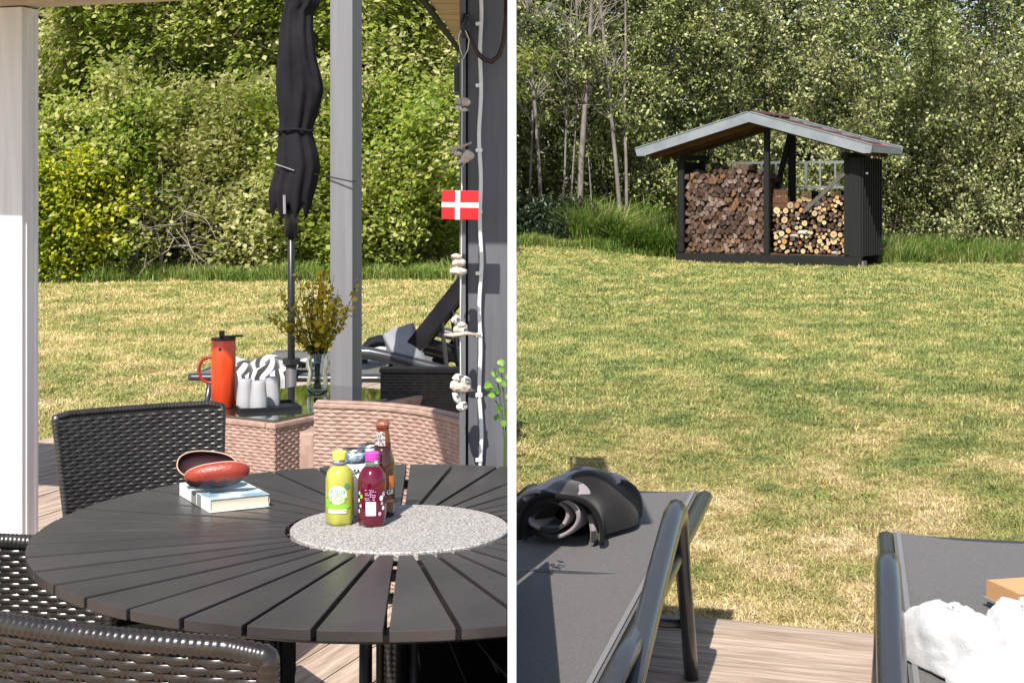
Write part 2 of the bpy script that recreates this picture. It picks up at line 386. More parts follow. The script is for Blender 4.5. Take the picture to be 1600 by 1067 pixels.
# ------------------------------------------------------------------ helpers
class MB:
    """collects shapes and links them as one mesh object"""

    def __init__(s):
        s.v, s.f, s.mi = [], [], []
        s.cur = 0

    def add(s, vs, fs):
        n = len(s.v)
        s.v.extend([tuple(v) for v in vs])
        s.f.extend([tuple(i + n for i in f) for f in fs])
        s.mi.extend([s.cur] * len(fs))
        return s

    def box(s, c, d, rz=0.0, mat=None):
        cx, cy, cz = c
        hx, hy, hz = d[0] / 2, d[1] / 2, d[2] / 2
        R = mat if mat is not None else Matrix.Rotation(rz, 3, 'Z')
        vs = [Vector(c) + R @ Vector((x, y, z)) for z in (-hz, hz) for x, y in ((-hx, -hy), (hx, -hy), (hx, hy), (-hx, hy))]
        return s.add(vs, [(3, 2, 1, 0), (4, 5, 6, 7), (0, 1, 5, 4), (1, 2, 6, 5), (2, 3, 7, 6), (3, 0, 4, 7)])

    def beam(s, a, b, w, h, up=Vector((0, 0, 1))):
        a, b = Vector(a), Vector(b)
        d = (b - a)
        L = d.length
        d.normalize()
        side = d.cross(up)
        if side.length < 1e-4:
            side = d.cross(Vector((0, 1, 0)))
        side.normalize()
        u = side.cross(d)
        R = Matrix((d, side, u)).transposed()
        return s.box((a + b) / 2, (L, w, h), mat=R)

    def tube(s, pts, r, n=8, cap=True, flat=1.0):
        pts = [Vector(p) for p in pts]
        if not hasattr(r, '__len__'):
            r = [r] * len(pts)
        base = len(s.v)
        ref = None
        k = len(pts)
        for i, p in enumerate(pts):
            t = (pts[min(i + 1, k - 1)] - pts[max(i - 1, 0)])
            if t.length < 1e-9:
                t = Vector((0, 0, 1))
            t.normalize()
            if ref is None:
                ref = Vector((0, 0, 1)) if abs(t.z) < 0.9 else Vector((0, 1, 0))
                ref = (ref - t * ref.dot(t)).normalized()
            else:
                ref = (ref - t * ref.dot(t))
                if ref.length < 1e-6:
                    ref = Vector((1, 0, 0))
                ref.normalize()
            b = t.cross(ref)
            for j in range(n):
                a = 2 * PI * j / n
                s.v.append(tuple(p + ref * (math.cos(a) * r[i]) + b * (math.sin(a) * r[i] * flat)))
        for i in range(k - 1):
            for j in range(n):
                a0 = base + i * n + j
                a1 = base + i * n + (j + 1) % n
                s.f.append((a0, a1, a1 + n, a0 + n))
                s.mi.append(s.cur)
        if cap:
            s.f.append(tuple(base + j for j in range(n))[::-1])
            s.f.append(tuple(base + (k - 1) * n + j for j in range(n)))
            s.mi.extend([s.cur] * 2)
        return s

    def lathe(s, prof, n=24, c=(0, 0, 0), lobes=0, lobe_amp=0.0, lobe_z=0.0, cap=True):
        base = len(s.v)
        for (r, z) in prof:
            for j in range(n):
                a = 2 * PI * j / n
                rr = r
                if lobes and z < lobe_z:
                    rr = r * (1 - lobe_amp * (1 - z / lobe_z) * (0.5 + 0.5 * math.cos(lobes * a)))
                s.v.append((c[0] + rr * math.cos(a), c[1] + rr * math.sin(a), c[2] + z))
        k = len(prof)
        for i in range(k - 1):
            for j in range(n):
                a0, a1 = base + i * n + j, base + i * n + (j + 1) % n
                s.f.append((a0, a1, a1 + n, a0 + n))
                s.mi.append(s.cur)
        if cap:
            s.f.append(tuple(base + j for j in range(n))[::-1])
            s.f.append(tuple(base + (k - 1) * n + j for j in range(n)))
            s.mi.extend([s.cur] * 2)
        return s

    def grid(s, fn, nu, nv, close_u=False):
        base = len(s.v)
        for j in range(nv + 1):
            for i in range(nu + 1):
                s.v.append(tuple(fn(i / nu, j / nv)))
        for j in range(nv):
            for i in range(nu):
                a = base + j * (nu + 1) + i
                s.f.append((a, a + 1, a + nu + 2, a + nu + 1))
                s.mi.append(s.cur)
        return s

    def build(s, name, mat, parent=None, smooth=False, bevel=0.0, loc=None):
        me = bpy.data.meshes.new(name)
        me.from_pydata(s.v, [], s.f)
        mats = mat if isinstance(mat, (list, tuple)) else [mat]
        for m_ in mats:
            me.materials.append(m_)
        if len(mats) > 1:
            me.polygons.foreach_set('material_index', s.mi)
        if smooth:
            me.polygons.foreach_set('use_smooth', [True] * len(me.polygons))
        if bevel > 0:
            bm = bmesh.new()
            bm.from_mesh(me)
            bmesh.ops.remove_doubles(bm, verts=bm.verts, dist=1e-6)
            es = [e for e in bm.edges if len(e.link_faces) == 2 and e.calc_face_angle(0) > 0.6]
            bmesh.ops.bevel(bm, geom=es, offset=bevel, segments=2, affect='EDGES', profile=0.6)
            bm.to_mesh(me)
            bm.free()
        me.update()
        o = bpy.data.objects.new(name, me)
        C.objects.link(o)
        if parent is not None:
            o.parent = parent
        if loc is not None:
            o.location = loc
        return o


def tag(o, label=None, cat=None, group=None, kind=None):
    if label: o['label'] = label
    if cat: o['category'] = cat
    if group: o['group'] = group
    if kind: o['kind'] = kind
    return o


def thing(name, label, cat, loc=(0, 0, 0), rz=0.0, group=None):
    o = bpy.data.objects.new(name, None)
    o.empty_display_size = 0.1
    C.objects.link(o)
    o.location = loc
    o.rotation_euler = (0, 0, rz)
    return tag(o, label, cat, group)


def clip_tree(root, side, x0):
    """ends a thing at the low panel: keeps world X < x0 (side -1) or > x0 (side +1)"""
    MW = Matrix.Translation(root.location) @ root.rotation_euler.to_matrix().to_4x4()

    def rec(o, Mp):
        Mo = Mp @ o.matrix_basis if o is not root else MW
        if o.type == 'MESH':
            inv = Mo.inverted()
            bm = bmesh.new()
            bm.from_mesh(o.data)
            co = inv @ Vector((x0, 0, 0))
            no = (Mo.to_3x3().transposed() @ Vector((1, 0, 0))).normalized()
            g = bm.verts[:] + bm.edges[:] + bm.faces[:]
            r = bmesh.ops.bisect_plane(bm, geom=g, plane_co=co, plane_no=no, clear_outer=side < 0, clear_inner=side > 0, dist=1e-5)
            cut = [e for e in r['geom_cut'] if isinstance(e, bmesh.types.BMEdge)]
            try:
                bmesh.ops.holes_fill(bm, edges=cut, sides=0)
            except Exception:
                pass
            bm.to_mesh(o.data)
            bm.free()
            if len(o.data.vertices) == 0:
                for ch in list(o.children):
                    bpy.data.objects.remove(ch, do_unlink=True)
                bpy.data.objects.remove(o, do_unlink=True)
                return
        for ch in list(o.children):
            rec(ch, Mo)
    rec(root, None)


def text_mesh(txt, size, fn, name, mat, parent, bold=0.0, align='CENTER', spacing=1.0):
    """flat lettering laid onto a surface: fn maps (s, h) to a point"""
    cu = bpy.data.curves.new('lettering', 'FONT')
    cu.body = txt
    cu.size = size
    cu.align_x = align
    cu.align_y = 'CENTER'
    cu.offset = bold
    cu.space_character = spacing
    cu.resolution_u = 3
    to = bpy.data.objects.new('lettering', cu)
    C.objects.link(to)
    dg = bpy.context.evaluated_depsgraph_get()
    dg.update()
    me = bpy.data.meshes.new_from_object(to.evaluated_get(dg))
    bpy.data.objects.remove(to, do_unlink=True)
    for v in me.vertices:
        v.co = fn(v.co.x, v.co.y)
    me.materials.clear()
    me.materials.append(mat)
    o = bpy.data.objects.new(name, me)
    C.objects.link(o)
    o.parent = parent
    return o


def fast_mesh(name, verts, faces, mat, parent=None, nsides=4):
    verts = np.asarray(verts, dtype=np.float32)
    faces = np.asarray(faces, dtype=np.int32)
    me = bpy.data.meshes.new(name)
    me.vertices.add(len(verts))
    me.vertices.foreach_set('co', verts.ravel())
    nf = len(faces)
    me.loops.add(nf * nsides)
    me.loops.foreach_set('vertex_index', faces.ravel())
    me.polygons.add(nf)
    me.polygons.foreach_set('loop_start', np.arange(0, nf * nsides, nsides, dtype=np.int32))
    me.materials.append(mat)
    me.update(calc_edges=True)
    me.validate()
    o = bpy.data.objects.new(name, me)
    C.objects.link(o)
    o.parent = parent
    return o


def leaf_quads(P, rng, size, up_bias=0.3, aspect=0.62, sun_bias=0.0):
    """a small rhombic leaf at each point"""
    n = len(P)
    d = rng.normal(size=(n, 3))
    d /= np.linalg.norm(d, axis=1)[:, None]
    nrm = rng.normal(size=(n, 3))
    nrm[:, 2] += up_bias * 2
    nrm += sun_bias * np.array([-SUN.x, -SUN.y, -SUN.z])
    nrm /= np.linalg.norm(nrm, axis=1)[:, None]
    d = d - nrm * np.sum(d * nrm, axis=1)[:, None]
    d /= np.linalg.norm(d, axis=1)[:, None] + 1e-9
    w = np.cross(nrm, d)
    s = size * rng.uniform(0.45, 1.5, n)[:, None]
    V = np.empty((n, 4, 3))
    V[:, 0] = P - d * s * 0.5
    V[:, 1] = P + w * s * 0.5 * aspect + nrm * s * 0.08
    V[:, 2] = P + d * s * 0.5
    V[:, 3] = P - w * s * 0.5 * aspect + nrm * s * 0.08
    return V.reshape(-1, 3), np.arange(n * 4).reshape(n, 4)


def gen_tree(seed, H, stems=3, spread=1.3, nleaf=12000, leaf=0.06, low=0.1, stem_r=0.05, jitter=0.11, nb=16, ntw=7,
             lmat='leaf_r', tmat='twig', up=0.35, lean=0.25, sparse=0.0):
    rng = np.random.default_rng(seed)
    mb = MB()
    tw_pts = []

    def path(p, d, L, n, wander, lift):
        pts = [p.copy()]
        for _ in range(n):
            d = d + rng.normal(size=3) * wander + np.array([0, 0, lift])
            d /= np.linalg.norm(d)
            p = p + d * L / n
            pts.append(p.copy())
        return pts
    for s_ in range(stems):
        a = rng.uniform(0, 2 * PI)
        d0 = np.array([math.cos(a) * lean, math.sin(a) * lean, 1.0])
        d0 /= np.linalg.norm(d0)
        h = H * rng.uniform(0.8, 1.0)
        pts = path(np.array([math.cos(a), math.sin(a), 0]) * 0.12 * stems ** 0.5, d0, h, 9, 0.09, 0.05)
        mb.tube(pts, [stem_r * (1 - 0.85 * i / 9) for i in range(10)], 5)
        for b in range(nb):
            f = low + (1 - low) * (b + rng.uniform()) / nb
            i = min(int(f * 9), 8)
            p0 = pts[i] + (pts[i + 1] - pts[i]) * (f * 9 - i)
            a2 = rng.uniform(0, 2 * PI)
            d2 = np.array([math.cos(a2), math.sin(a2), rng.uniform(0.05, 0.7)])
            d2 /= np.linalg.norm(d2)
            L2 = spread * (1.1 - 0.65 * f) * rng.uniform(0.6, 1.15)
            bp = path(p0, d2, L2, 5, 0.16, 0.10)
            mb.tube(bp, [stem_r * 0.35 * (1 - 0.15 * k) for k in range(6)], 3, cap=False)
            for t in range(ntw):
                k = rng.integers(1, 6)
                d3 = rng.normal(size=3) + np.array([0, 0, 0.5])
                d3 /= np.linalg.norm(d3)
                tp = path(bp[k], d3, rng.uniform(0.25, 0.6) * spread / 1.3, 3, 0.25, 0.06)
                mb.tube(tp, [stem_r * 0.13] * 4, 3, cap=False)
                tw_pts.append(np.array(tp))
    T = np.array(tw_pts)
    k = rng.integers(0, len(T), nleaf)
    f = rng.uniform(0.2, 3, nleaf)
    i0 = np.minimum(f.astype(int), 2)
    fr = (f - i0)[:, None]
    P = T[k, i0] * (1 - fr) + T[k, i0 + 1] * fr + rng.normal(size=(nleaf, 3)) * jitter
    P = P[P[:, 2] > 0.02]
    V, Fc = leaf_quads(P, rng, leaf, up, sun_bias=1.8 if lmat.startswith('leaf_l') else 0.5)
    return mb, V, Fc, lmat, tmat


def make_tree(name, label, cat, gen, group=None):
    mb, V, Fc, lmat, tmat = gen
    t = thing(name, label, cat, group=group)
    mb.build('trunk', M[tmat], t)
    fast_mesh('crown', V, Fc, M[lmat], t)
    return t


def dup(root, loc, rz, scale=1.0, label=None):
    r = root.copy()
    C.objects.link(r)
    r.location = loc
    r.rotation_euler = (0, 0, rz)
    r.scale = (scale, scale, scale)
    if label:
        r['label'] = label
    for ch in list(root.children):
        c = ch.copy()
        C.objects.link(c)
        c.parent = r
        for g in list(ch.children):
            d = g.copy()
            C.objects.link(d)
            d.parent = c
    return r


def scatter(name, pts, rots, scales, proto_mesh, label, cat='grass', parent=None):
    """one object made of many copies of a small tuft"""
    me = bpy.data.meshes.new(name)
    me.from_pydata([tuple(p) for p in pts], [], [])
    a = me.attributes.new('rot', 'FLOAT_VECTOR', 'POINT')
    a.data.foreach_set('vector', np.asarray(rots, dtype=np.float32).ravel())
    b = me.attributes.new('scl', 'FLOAT_VECTOR', 'POINT')
    b.data.foreach_set('vector', np.asarray(scales, dtype=np.float32).ravel())
    o = bpy.data.objects.new(name, me)
    C.objects.link(o)
    ng = bpy.data.node_groups.new(name + '_spread', 'GeometryNodeTree')
    ng.interface.new_socket('Geometry', in_out='INPUT', socket_type='NodeSocketGeometry')
    ng.interface.new_socket('Geometry', in_out='OUTPUT', socket_type='NodeSocketGeometry')
    N, L = ng.nodes, ng.links
    gi, go = N.new('NodeGroupInput'), N.new('NodeGroupOutput')
    mp = N.new('GeometryNodeMeshToPoints')
    ip = N.new('GeometryNodeInstanceOnPoints')
    oi = N.new('GeometryNodeObjectInfo')
    oi.inputs['Object'].default_value = proto_mesh
    ar = N.new('GeometryNodeInputNamedAttribute')
    ar.data_type = 'FLOAT_VECTOR'
    ar.inputs[0].default_value = 'rot'
    asx = N.new('GeometryNodeInputNamedAttribute')
    asx.data_type = 'FLOAT_VECTOR'
    asx.inputs[0].default_value = 'scl'
    L.new(gi.outputs[0], mp.inputs[0])
    L.new(mp.outputs[0], ip.inputs['Points'])
    L.new(oi.outputs['Geometry'], ip.inputs['Instance'])
    L.new(ar.outputs[0], ip.inputs['Rotation'])
    L.new(asx.outputs[0], ip.inputs['Scale'])
    L.new(ip.outputs[0], go.inputs[0])
    md = o.modifiers.new('spread', 'NODES')
    md.node_group = ng
    tag(o, label, cat, kind='stuff')
    return o


def tuft_mesh(name, n, h, w, rad, mat, seed, lean=0.5):
    rng = random.Random(seed)
    mb = MB()
    for _ in range(n):
        a = rng.uniform(0, 2 * PI)
        r = rad * math.sqrt(rng.random())
        p = Vector((r * math.cos(a), r * math.sin(a), 0))
        b = rng.uniform(0, 2 * PI)
        side = Vector((math.cos(b), math.sin(b), 0)) * w * 0.5
        ld = Vector((math.cos(b + rng.uniform(1, 2)), math.sin(b + rng.uniform(1, 2)), 0))
        hh = h * rng.uniform(0.5, 1.15)
        ln = lean * rng.uniform(0.2, 1.3)
        p1 = p + Vector((0, 0, hh * 0.55)) + ld * hh * 0.25 * ln
        p2 = p + Vector((0, 0, hh * (1 - 0.25 * ln))) + ld * hh * 0.9 * ln
        mb.add([p - side, p + side, p1 + side * 0.8, p1 - side * 0.8, p2], [(0, 1, 2, 3), (3, 2, 4)])
    me = bpy.data.meshes.new(name)
    me.from_pydata(mb.v, [], mb.f)
    me.materials.append(mat)
    return bpy.data.objects.new(name, me)      # never linked: only copied by the scatter


# ================================================================== THE SETTING
mb = MB()
ys = [-6, 0, 3] + [4 + i * 0.75 for i in range(50)] + [45, 50, 56, 64, 80, 120, 250]
xs = [-120, -60, -30] + [-20 + i * 0.8 for i in range(51)] + [30, 60, 120]
for y in ys:
    for x in xs:
        mb.v.append((x, y, ground_z(x, y)))
nx = len(xs)
for j in range(len(ys) - 1):
    for i in range(nx - 1):
        a = j * nx + i
        mb.f.append((a, a + 1, a + nx + 1, a + nx))
        mb.mi.append(0)
tag(mb.build('lawn', M['soil'], smooth=True), kind='structure')

# --- deck planks: the dining side runs along E2, the sun-bed side along E1
deck_left = tag(bpy.data.objects.new('terrace_deck', None), kind='structure')
C.objects.link(deck_left)


def clip_poly(poly, x0, side):
    out = []
    for i in range(len(poly)):
        a, b = poly[i], poly[(i + 1) % len(poly)]
        ina, inb = side * (a.x - x0) >= 0, side * (b.x - x0) >= 0
        if ina:
            out.append(a)
        if ina != inb:
            out.append(a + (b - a) * ((x0 - a.x) / (b.x - a.x)))
    return out


def plank(poly, ztop, th, dir_, parent, mat):
    if len(poly) < 3:
        return
    c = sum(poly, Vector()) / len(poly)
    ang = math.atan2(dir_.y, dir_.x) - PI / 2
    R = Matrix.Rotation(-ang, 3, 'Z')
    q = [R @ (p - c) for p in poly]
    n = len(q)
    vs = [(p.x, p.y, 0) for p in q] + [(p.x, p.y, -th) for p in q]
    fs = [tuple(range(n)), tuple(range(2 * n - 1, n - 1, -1))]
    fs += [(i, i + n, (i + 1) % n + n, (i + 1) % n) for i in range(n)]
    m_ = MB().add(vs, fs)
    o = m_.build('plank', mat, parent)
    o.location = (c.x, c.y, ztop + random.uniform(-0.0012, 0.0012))
    o.rotation_euler = (0, 0, ang)
    return o


A0 = Vector((-2.6, 8.6, 0)).dot(E1)
w = 0.142
k = 0
a = A0
while a < 0.6:
    b1 = 10.6
    for (s0, s1) in (((-1.2), 5.4 + 0.9 * (k % 2)), (5.404 + 0.9 * (k % 2), b1)):
        poly = [E1 * a + E2 * s0, E1 * (a + w - 0.006) + E2 * s0, E1 * (a + w - 0.006) + E2 * s1, E1 * a + E2 * s1]
        poly = clip_poly(poly, -0.006, -1)
        plank(poly, 0.0, 0.028, E2, deck_left, M['deck'])
    a += w
    k += 1
m_ = MB()
m_.beam(E1 * (A0 - 0.012) + E2 * -1.2 + Vector((0, 0, -0.085)), E1 * (A0 - 0.012) + E2 * 10.6 + Vector((0, 0, -0.085)), 0.022, 0.11)
m_.build('edge_board', M['deck'], deck_left)
deck_right = tag(bpy.data.objects.new('sun_deck', None), kind='structure')
C.objects.link(deck_right)
b = 4.83
k = 0
while b > 0.4:
    for (s0, s1) in ((-3.0, 1.5 + 0.7 * (k % 3)), (1.504 + 0.7 * (k % 3), 5.0)):
        poly = [E1 * s0 + E2 * (b - w + 0.011), E1 * s1 + E2 * (b - w + 0.011), E1 * s1 + E2 * b, E1 * s0 + E2 * b]
        poly = clip_poly(poly, 0.006, 1)
        plank(poly, 0.012 if k == 0 else 0.0, 0.028, E1, deck_right, M['deck'])
    b -= w
    k += 1
m_ = MB()
p0 = E1 * -1.72 + E2 * 4.842 + Vector((0, 0, -0.085))
m_.beam(p0, E1 * 5.0 + E2 * 4.842 + Vector((0, 0, -0.085)), 0.022, 0.11)
m_.build('edge_board', M['deck'], deck_right)

# --- dark house wall at the end of the dining side, with corner board and eave
wall = tag(bpy.data.objects.new('house_wall', None), kind='structure')
C.objects.link(wall)
WY = 3.85
x_l = (718 - 800) / 2386 * WY
m_ = MB().box((x_l + 0.008, WY + 0.05, 0.99), (0.016, 0.11, 1.98))
m_.build('corner_board', M['wall_corner'], wall, bevel=0.002)
m_ = MB().box((-0.0595, WY + 0.065, 0.99), (0.106, 0.10, 1.978))
m_.build('wall_board', M['wall_dark'], wall, bevel=0.002)
m_ = MB().box((x_l + 0.062, WY + 0.13, 0.99), (0.105, 0.03, 1.97))
m_.build('wall_backing', M['core'], wall)
m_ = MB().box((-0.31, 3.565, 1.995), (0.60, 0.61, 0.03))
m_.build('eave', M['black_wood'], wall)
# porch roof over the white post, a beam under it
porch = thing('porch_roof', 'narrow porch roof on a beige beam over the white corner post', 'porch roof')
P1 = Vector((-1.935, 5.96, 0))
m_ = MB()
m_.beam(P1 - E1 * 1.6 + Vector((0, 0, 2.16)), P1 + E1 * 1.95 + Vector((0, 0, 2.16)), 0.09, 0.12)
m_.build('beam', M['beige'], porch)
for k in range(8):
    m_ = MB()
    q = P1 - E2 * (0.05 + 0.125 * k - 0.12) + Vector((0, 0, 2.232))
    m_.beam(q - E1 * 1.6, q + E1 * 1.93, 0.12, 0.02)
    m_.build('roof_board', M['soffit'], porch)
# far eave with slatted soffit beyond the dark wall
eave = thing('slatted_soffit', 'beige boarded underside of an eave beyond the top of the dark wall', 'soffit')
ea, eb = at(664, -2, 5.0), at(719, 80, 6.75)
ea.z = eb.z = 2.0
ea = eb + (ea - eb) * 1.6
m_ = MB()
m_.beam(ea + Vector((0, 0, 0.0)), eb + Vector((0, 0, 0.0)), 0.016, 0.016)
m_.build('edge_board', M['black_wood'], eave)
for k in range(18):
    f = k / 18
    p = ea.lerp(eb, f)
    q = ea.lerp(eb, (k + 0.93) / 18)
    vs = [(p.x + 0.02, p.y, 2.0), (-0.05, p.y, 2.0), (-0.05, q.y, 2.0), (q.x + 0.02, q.y, 2.0)]
    vs += [(v[0], v[1], 2.02) for v in vs]
    MB().add(vs, [(3, 2, 1, 0), (4, 5, 6, 7), (0, 1, 5, 4), (1, 2, 6, 5), (2, 3, 7, 6), (3, 0, 4, 7)]).build('soffit_board', M['soffit'], eave)
m_ = MB().box((-0.09, 6.72, 0.99), (0.05, 0.05, 1.97))
m_.build('support', M['black_wood'], eave)

# --- posts
post = thing('white_post', 'white square timber post carrying the porch roof at the terrace edge', 'post', (P1.x, P1.y, 0), -0.32)
MB().box((0, 0, 1.047), (0.13, 0.105, 2.094)).build('shaft', M['post_white'], post, bevel=0.003)
MB().box((0.0665, -0.022, 1.04), (0.006, 0.012, 2.06)).build('bead', M['post_white'], post)
MB().box((0.0665, 0.030, 1.04), (0.006, 0.012, 2.06)).build('bead', M['post_white'], post)
p = at(548, 300, 7.4)
gp = thing('grey_post', 'grey painted square post between the parasol and the dark wall', 'post', (p.x - 0.03, 7.47, 0), 0.36 + 0.0)
MB().box((0, 0, 1.35), (0.118, 0.118, 2.70)).build('shaft', M['post_grey'], gp, bevel=0.004)
MB().box((0, 0, 0.06), (0.125, 0.125, 0.12)).build('shoe', M['black_metal'], gp)
gp.rotation_euler.z = -0.31

# --- slim white divider post and the low panel behind it
dv = thing('divider_post', 'slim white post standing upright between the dining table and the sun beds', 'post', (0, 2.12, 0))
MB().box((0, 0, 0.925), (0.0118, 0.04, 1.85)).build('shaft', M['white'], dv, bevel=0.0008)
lp = thing('low_panel', 'thin grey panel edge on behind the slim white divider post', 'panel', (0, 0, 0))
MB().box((0, 3.0, 0.37), (0.007, 1.68, 0.74)).build('board', M['wall_dark'], lp)



# ================================================================== WICKER
def weave(name, S, W, H, pu, pv, mat, parent, both=False, amp=0.0016, samples=4, sv=1):
    """woven strands over the surface S(s, t, n): s along, t up, n out of it"""
    mb = MB()
    rows = max(2, int(H / pv))
    cols = max(2, int(W / pu))
    pu, pv = W / cols, H / rows
    for side in ((1, -1) if both else (1,)):
        for j in range(rows):
            t0 = (j + 0.5) * pv
            ns = cols * samples // 1
            base = len(mb.v)
            for i in range(ns + 1):
                s = W * i / ns
                off = amp * math.cos(PI * s / pu + PI * j) + amp * 0.6
                for (dt, dn) in ((-0.47, -0.0009), (-0.27, 0.0009), (0.0, 0.0016), (0.27, 0.0009), (0.47, -0.0009)):
                    mb.v.append(tuple(S(s, t0 + dt * pv, side * (off + dn) + (side - 1) * 0.5 * 0.0)))
            for i in range(ns):
                for q in range(4):
                    a = base + i * 5 + q
                    mb.f.append((a, a + 1, a + 6, a + 5) if side < 0 else (a, a + 5, a + 6, a + 1))
                    mb.mi.append(0)
        for i in range(cols):
            for dd in (-0.16, 0.16):
                s0 = (i + 0.5 + dd * 1.0 - 0.5) * pu
                if s0 < 0:
                    continue
                base = len(mb.v)
                nt_ = max(4, rows // 2)
                for j in range(nt_ + 1):
                    t = H * j / nt_
                    for (ds, dn) in ((-0.13, 0.0002), (0, 0.0016), (0.13, 0.0002)):
                        mb.v.append(tuple(S(s0 + ds * pu, t, side * dn)))
                for j in range(nt_):
                    for q in range(2):
                        a = base + j * 3 + q
                        mb.f.append((a, a + 1, a + 4, a + 3))
                        mb.mi.append(0)
    o = mb.build(name, mat, parent, smooth=True)
    o['kind'] = 'stuff'
    return o


def wrapped_rim(name, pts, r, mat, parent, pitch=0.012, flat=1.0, n=8):
    """a rounded rim wound with strands"""
    pts = [Vector(p) for p in pts]
    out, rad = [], []
    for i in range(len(pts) - 1):
        L = (pts[i + 1] - pts[i]).length
        k = max(1, int(round(L / pitch)))
        for q in range(k):
            for f_, rr in ((0.0, 0.90), (0.3, 1.02), (0.7, 1.02)):
                out.append(pts[i].lerp(pts[i + 1], (q + f_) / k))
                rad.append(r * rr)
    out.append(pts[-1])
    rad.append(r * 0.9)
    mb = MB().tube(out, rad, n, flat=flat)
    return mb.build(name, mat, parent, smooth=True)


def polyline_surface(pts, lean=Vector((0, 0, 1)), out=1):
    """a wall standing on a plan polyline"""
    pts = [Vector(p) for p in pts]
    L = [0]
    for i in range(len(pts) - 1):
        L.append(L[-1] + (pts[i + 1] - pts[i]).length)

    def S(s, t, n):
        s = max(0, min(L[-1], s))
        for i in range(len(pts) - 1):
            if s <= L[i + 1] + 1e-9:
                break
        f = (s - L[i]) / (L[i + 1] - L[i])
        p = pts[i].lerp(pts[i + 1], f)

        def tang(k):
            a = pts[max(k - 1, 0)]
            b = pts[min(k + 1, len(pts) - 1)]
            return (b - a).normalized()
        d = tang(i).lerp(tang(i + 1), f).normalized()
        nn = Vector((d.y, -d.x, 0)) * out
        return p + lean * t + nn * n
    return S, L[-1]


def arc(p0, p1, bulge, n=10):
    """plan arc from p0 to p1 pushed out by bulge to the right of the way"""
    p0, p1 = Vector(p0), Vector(p1)
    d = (p1 - p0).normalized()
    nn = Vector((d.y, -d.x, 0))
    return [p0.lerp(p1, i / n) + nn * bulge * (1 - (2 * i / n - 1) ** 2) for i in range(n + 1)]


def rattan_chair(name, label, loc, rz, w=0.46, rr=0.0145, pu=0.019, pv=0.0108, ws=None, top=0.40, arms=False, bulge=0.03, mat='rattan', back_weave=(1,), seat_weave=True, h0=0.42,
                 arm_weave=True, group='dark woven chairs around the round table'):
    """front towards local -Y; the back rises behind local y = +0.20"""
    t = thing(name, label, 'chair', loc, rz, group)
    m = M[mat]
    yb = 0.20
    lean = Vector((0, 0.16, 1))
    # back: slightly wider at the top
    pl = arc((w / 2, yb, h0), (-w / 2, yb, h0), -bulge if False else bulge, 10)
    pl = [Vector((p.x, yb + abs(p.y - yb), p.z)) for p in pl]
    S0, L0 = polyline_surface(pl, lean)

    def S(s, tt, n):
        p = S0(s, tt, n)
        p.x *= 1 + 0.16 * tt / top
        return p
    core = MB()
    for sgn in (-1, 1):
        core.grid(lambda u, v: S(u * L0, v * top, sgn * 0.006), 10, 4)
    core.build('backrest_core', M['core'], t)
    # local normal of the wall faces +Y*?: weave the side(s) asked for
    for sd in back_weave:
        weave('backrest_weave', lambda s, tt, n: S(s, tt, sd * (0.008 + n)), L0, top - 0.008, pu, pv, m, t, amp=0.0020)
    rim = [S(0, 0.0, 0), S(0, top * 0.5, 0), S(0, top - 0.012, 0)]
    rim += [S(L0 * i / 12, top + (0.004 if 0 < i < 12 else -0.004), 0) for i in range(0, 13)]
    rim += [S(L0, top * 0.5, 0), S(L0, 0.0, 0)]
    wrapped_rim('backrest_rim', rim, rr, m, t, pitch=0.010)
    # seat
    sw, sd_ = (ws or w * 0.98), 0.44
    MB().box((0, 0, h0 - 0.025), (sw, sd_, 0.045)).build('seat_core', M['core'], t)
    if seat_weave:
        weave('seat_weave', lambda s, tt, n: Vector((s - sw / 2, tt - sd_ / 2, h0 + 0.001 + n)), sw, sd_, 0.022, 0.0115, m, t, amp=0.0022)
    e = 0.008
    wrapped_rim('seat_rim', [(-sw / 2, sd_ / 2, h0 - e), (-sw / 2, -sd_ / 2, h0 - e), (sw / 2, -sd_ / 2, h0 - e), (sw / 2, sd_ / 2, h0 - e)], 0.015, m, t, pitch=0.011)
    # skirt
    sk = MB()
    for (c, d) in (((0, -sd_ / 2 + 0.01, h0 - 0.13), (sw - 0.02, 0.018, 0.17)), ((-sw / 2 + 0.01, 0, h0 - 0.13), (0.018, sd_ - 0.04, 0.17)),
                   ((sw / 2 - 0.01, 0, h0 - 0.13), (0.018, sd_ - 0.04, 0.17)), ((0, sd_ / 2 - 0.01, h0 - 0.13), (sw - 0.02, 0.018, 0.17))):
        sk.box(c, d)
    sk.build('skirt', m, t)
    for (x, y) in ((-1, -1), (1, -1), (-1, 1), (1, 1)):
        lx, ly = x * (sw / 2 - 0.03), y * (sd_ / 2 - 0.03)
        l = MB().box((lx, ly, (h0 - 0.05) / 2), (0.045, 0.045, h0 - 0.05)).build('leg', m, t, bevel=0.004)
    if arms:
        ah = 0.20
        for x in (-1, 1):
            xx = x * (sw / 2 + 0.012)
            MB().box((xx, -0.01, h0 + ah / 2 - 0.01), (0.012, sd_ - 0.02, ah)).build('armrest_core', M['core'], t)
            if arm_weave:
                for sgn in (-1, 1):
                    weave('armrest_weave', lambda s, tt, n: Vector((xx + sgn * (0.008 + n), -sd_ / 2 + 0.0 + s, h0 - 0.01 + tt)), sd_ - 0.02, ah, 0.022, 0.0115, m, t, amp=0.0022)
            wrapped_rim('armrest_rim', [(xx, -sd_ / 2, h0 - 0.30), (xx, -sd_ / 2, h0 + ah * 0.5), (xx, -sd_ / 2 + 0.002, h0 + ah - 0.01), (xx, -sd_ / 2 + 0.02, h0 + ah + 0.004),
                                        (xx, 0, h0 + ah + 0.006), (xx, sd_ / 2, h0 + ah + 0.004)], 0.017, m, t, pitch=0.010)
    return t


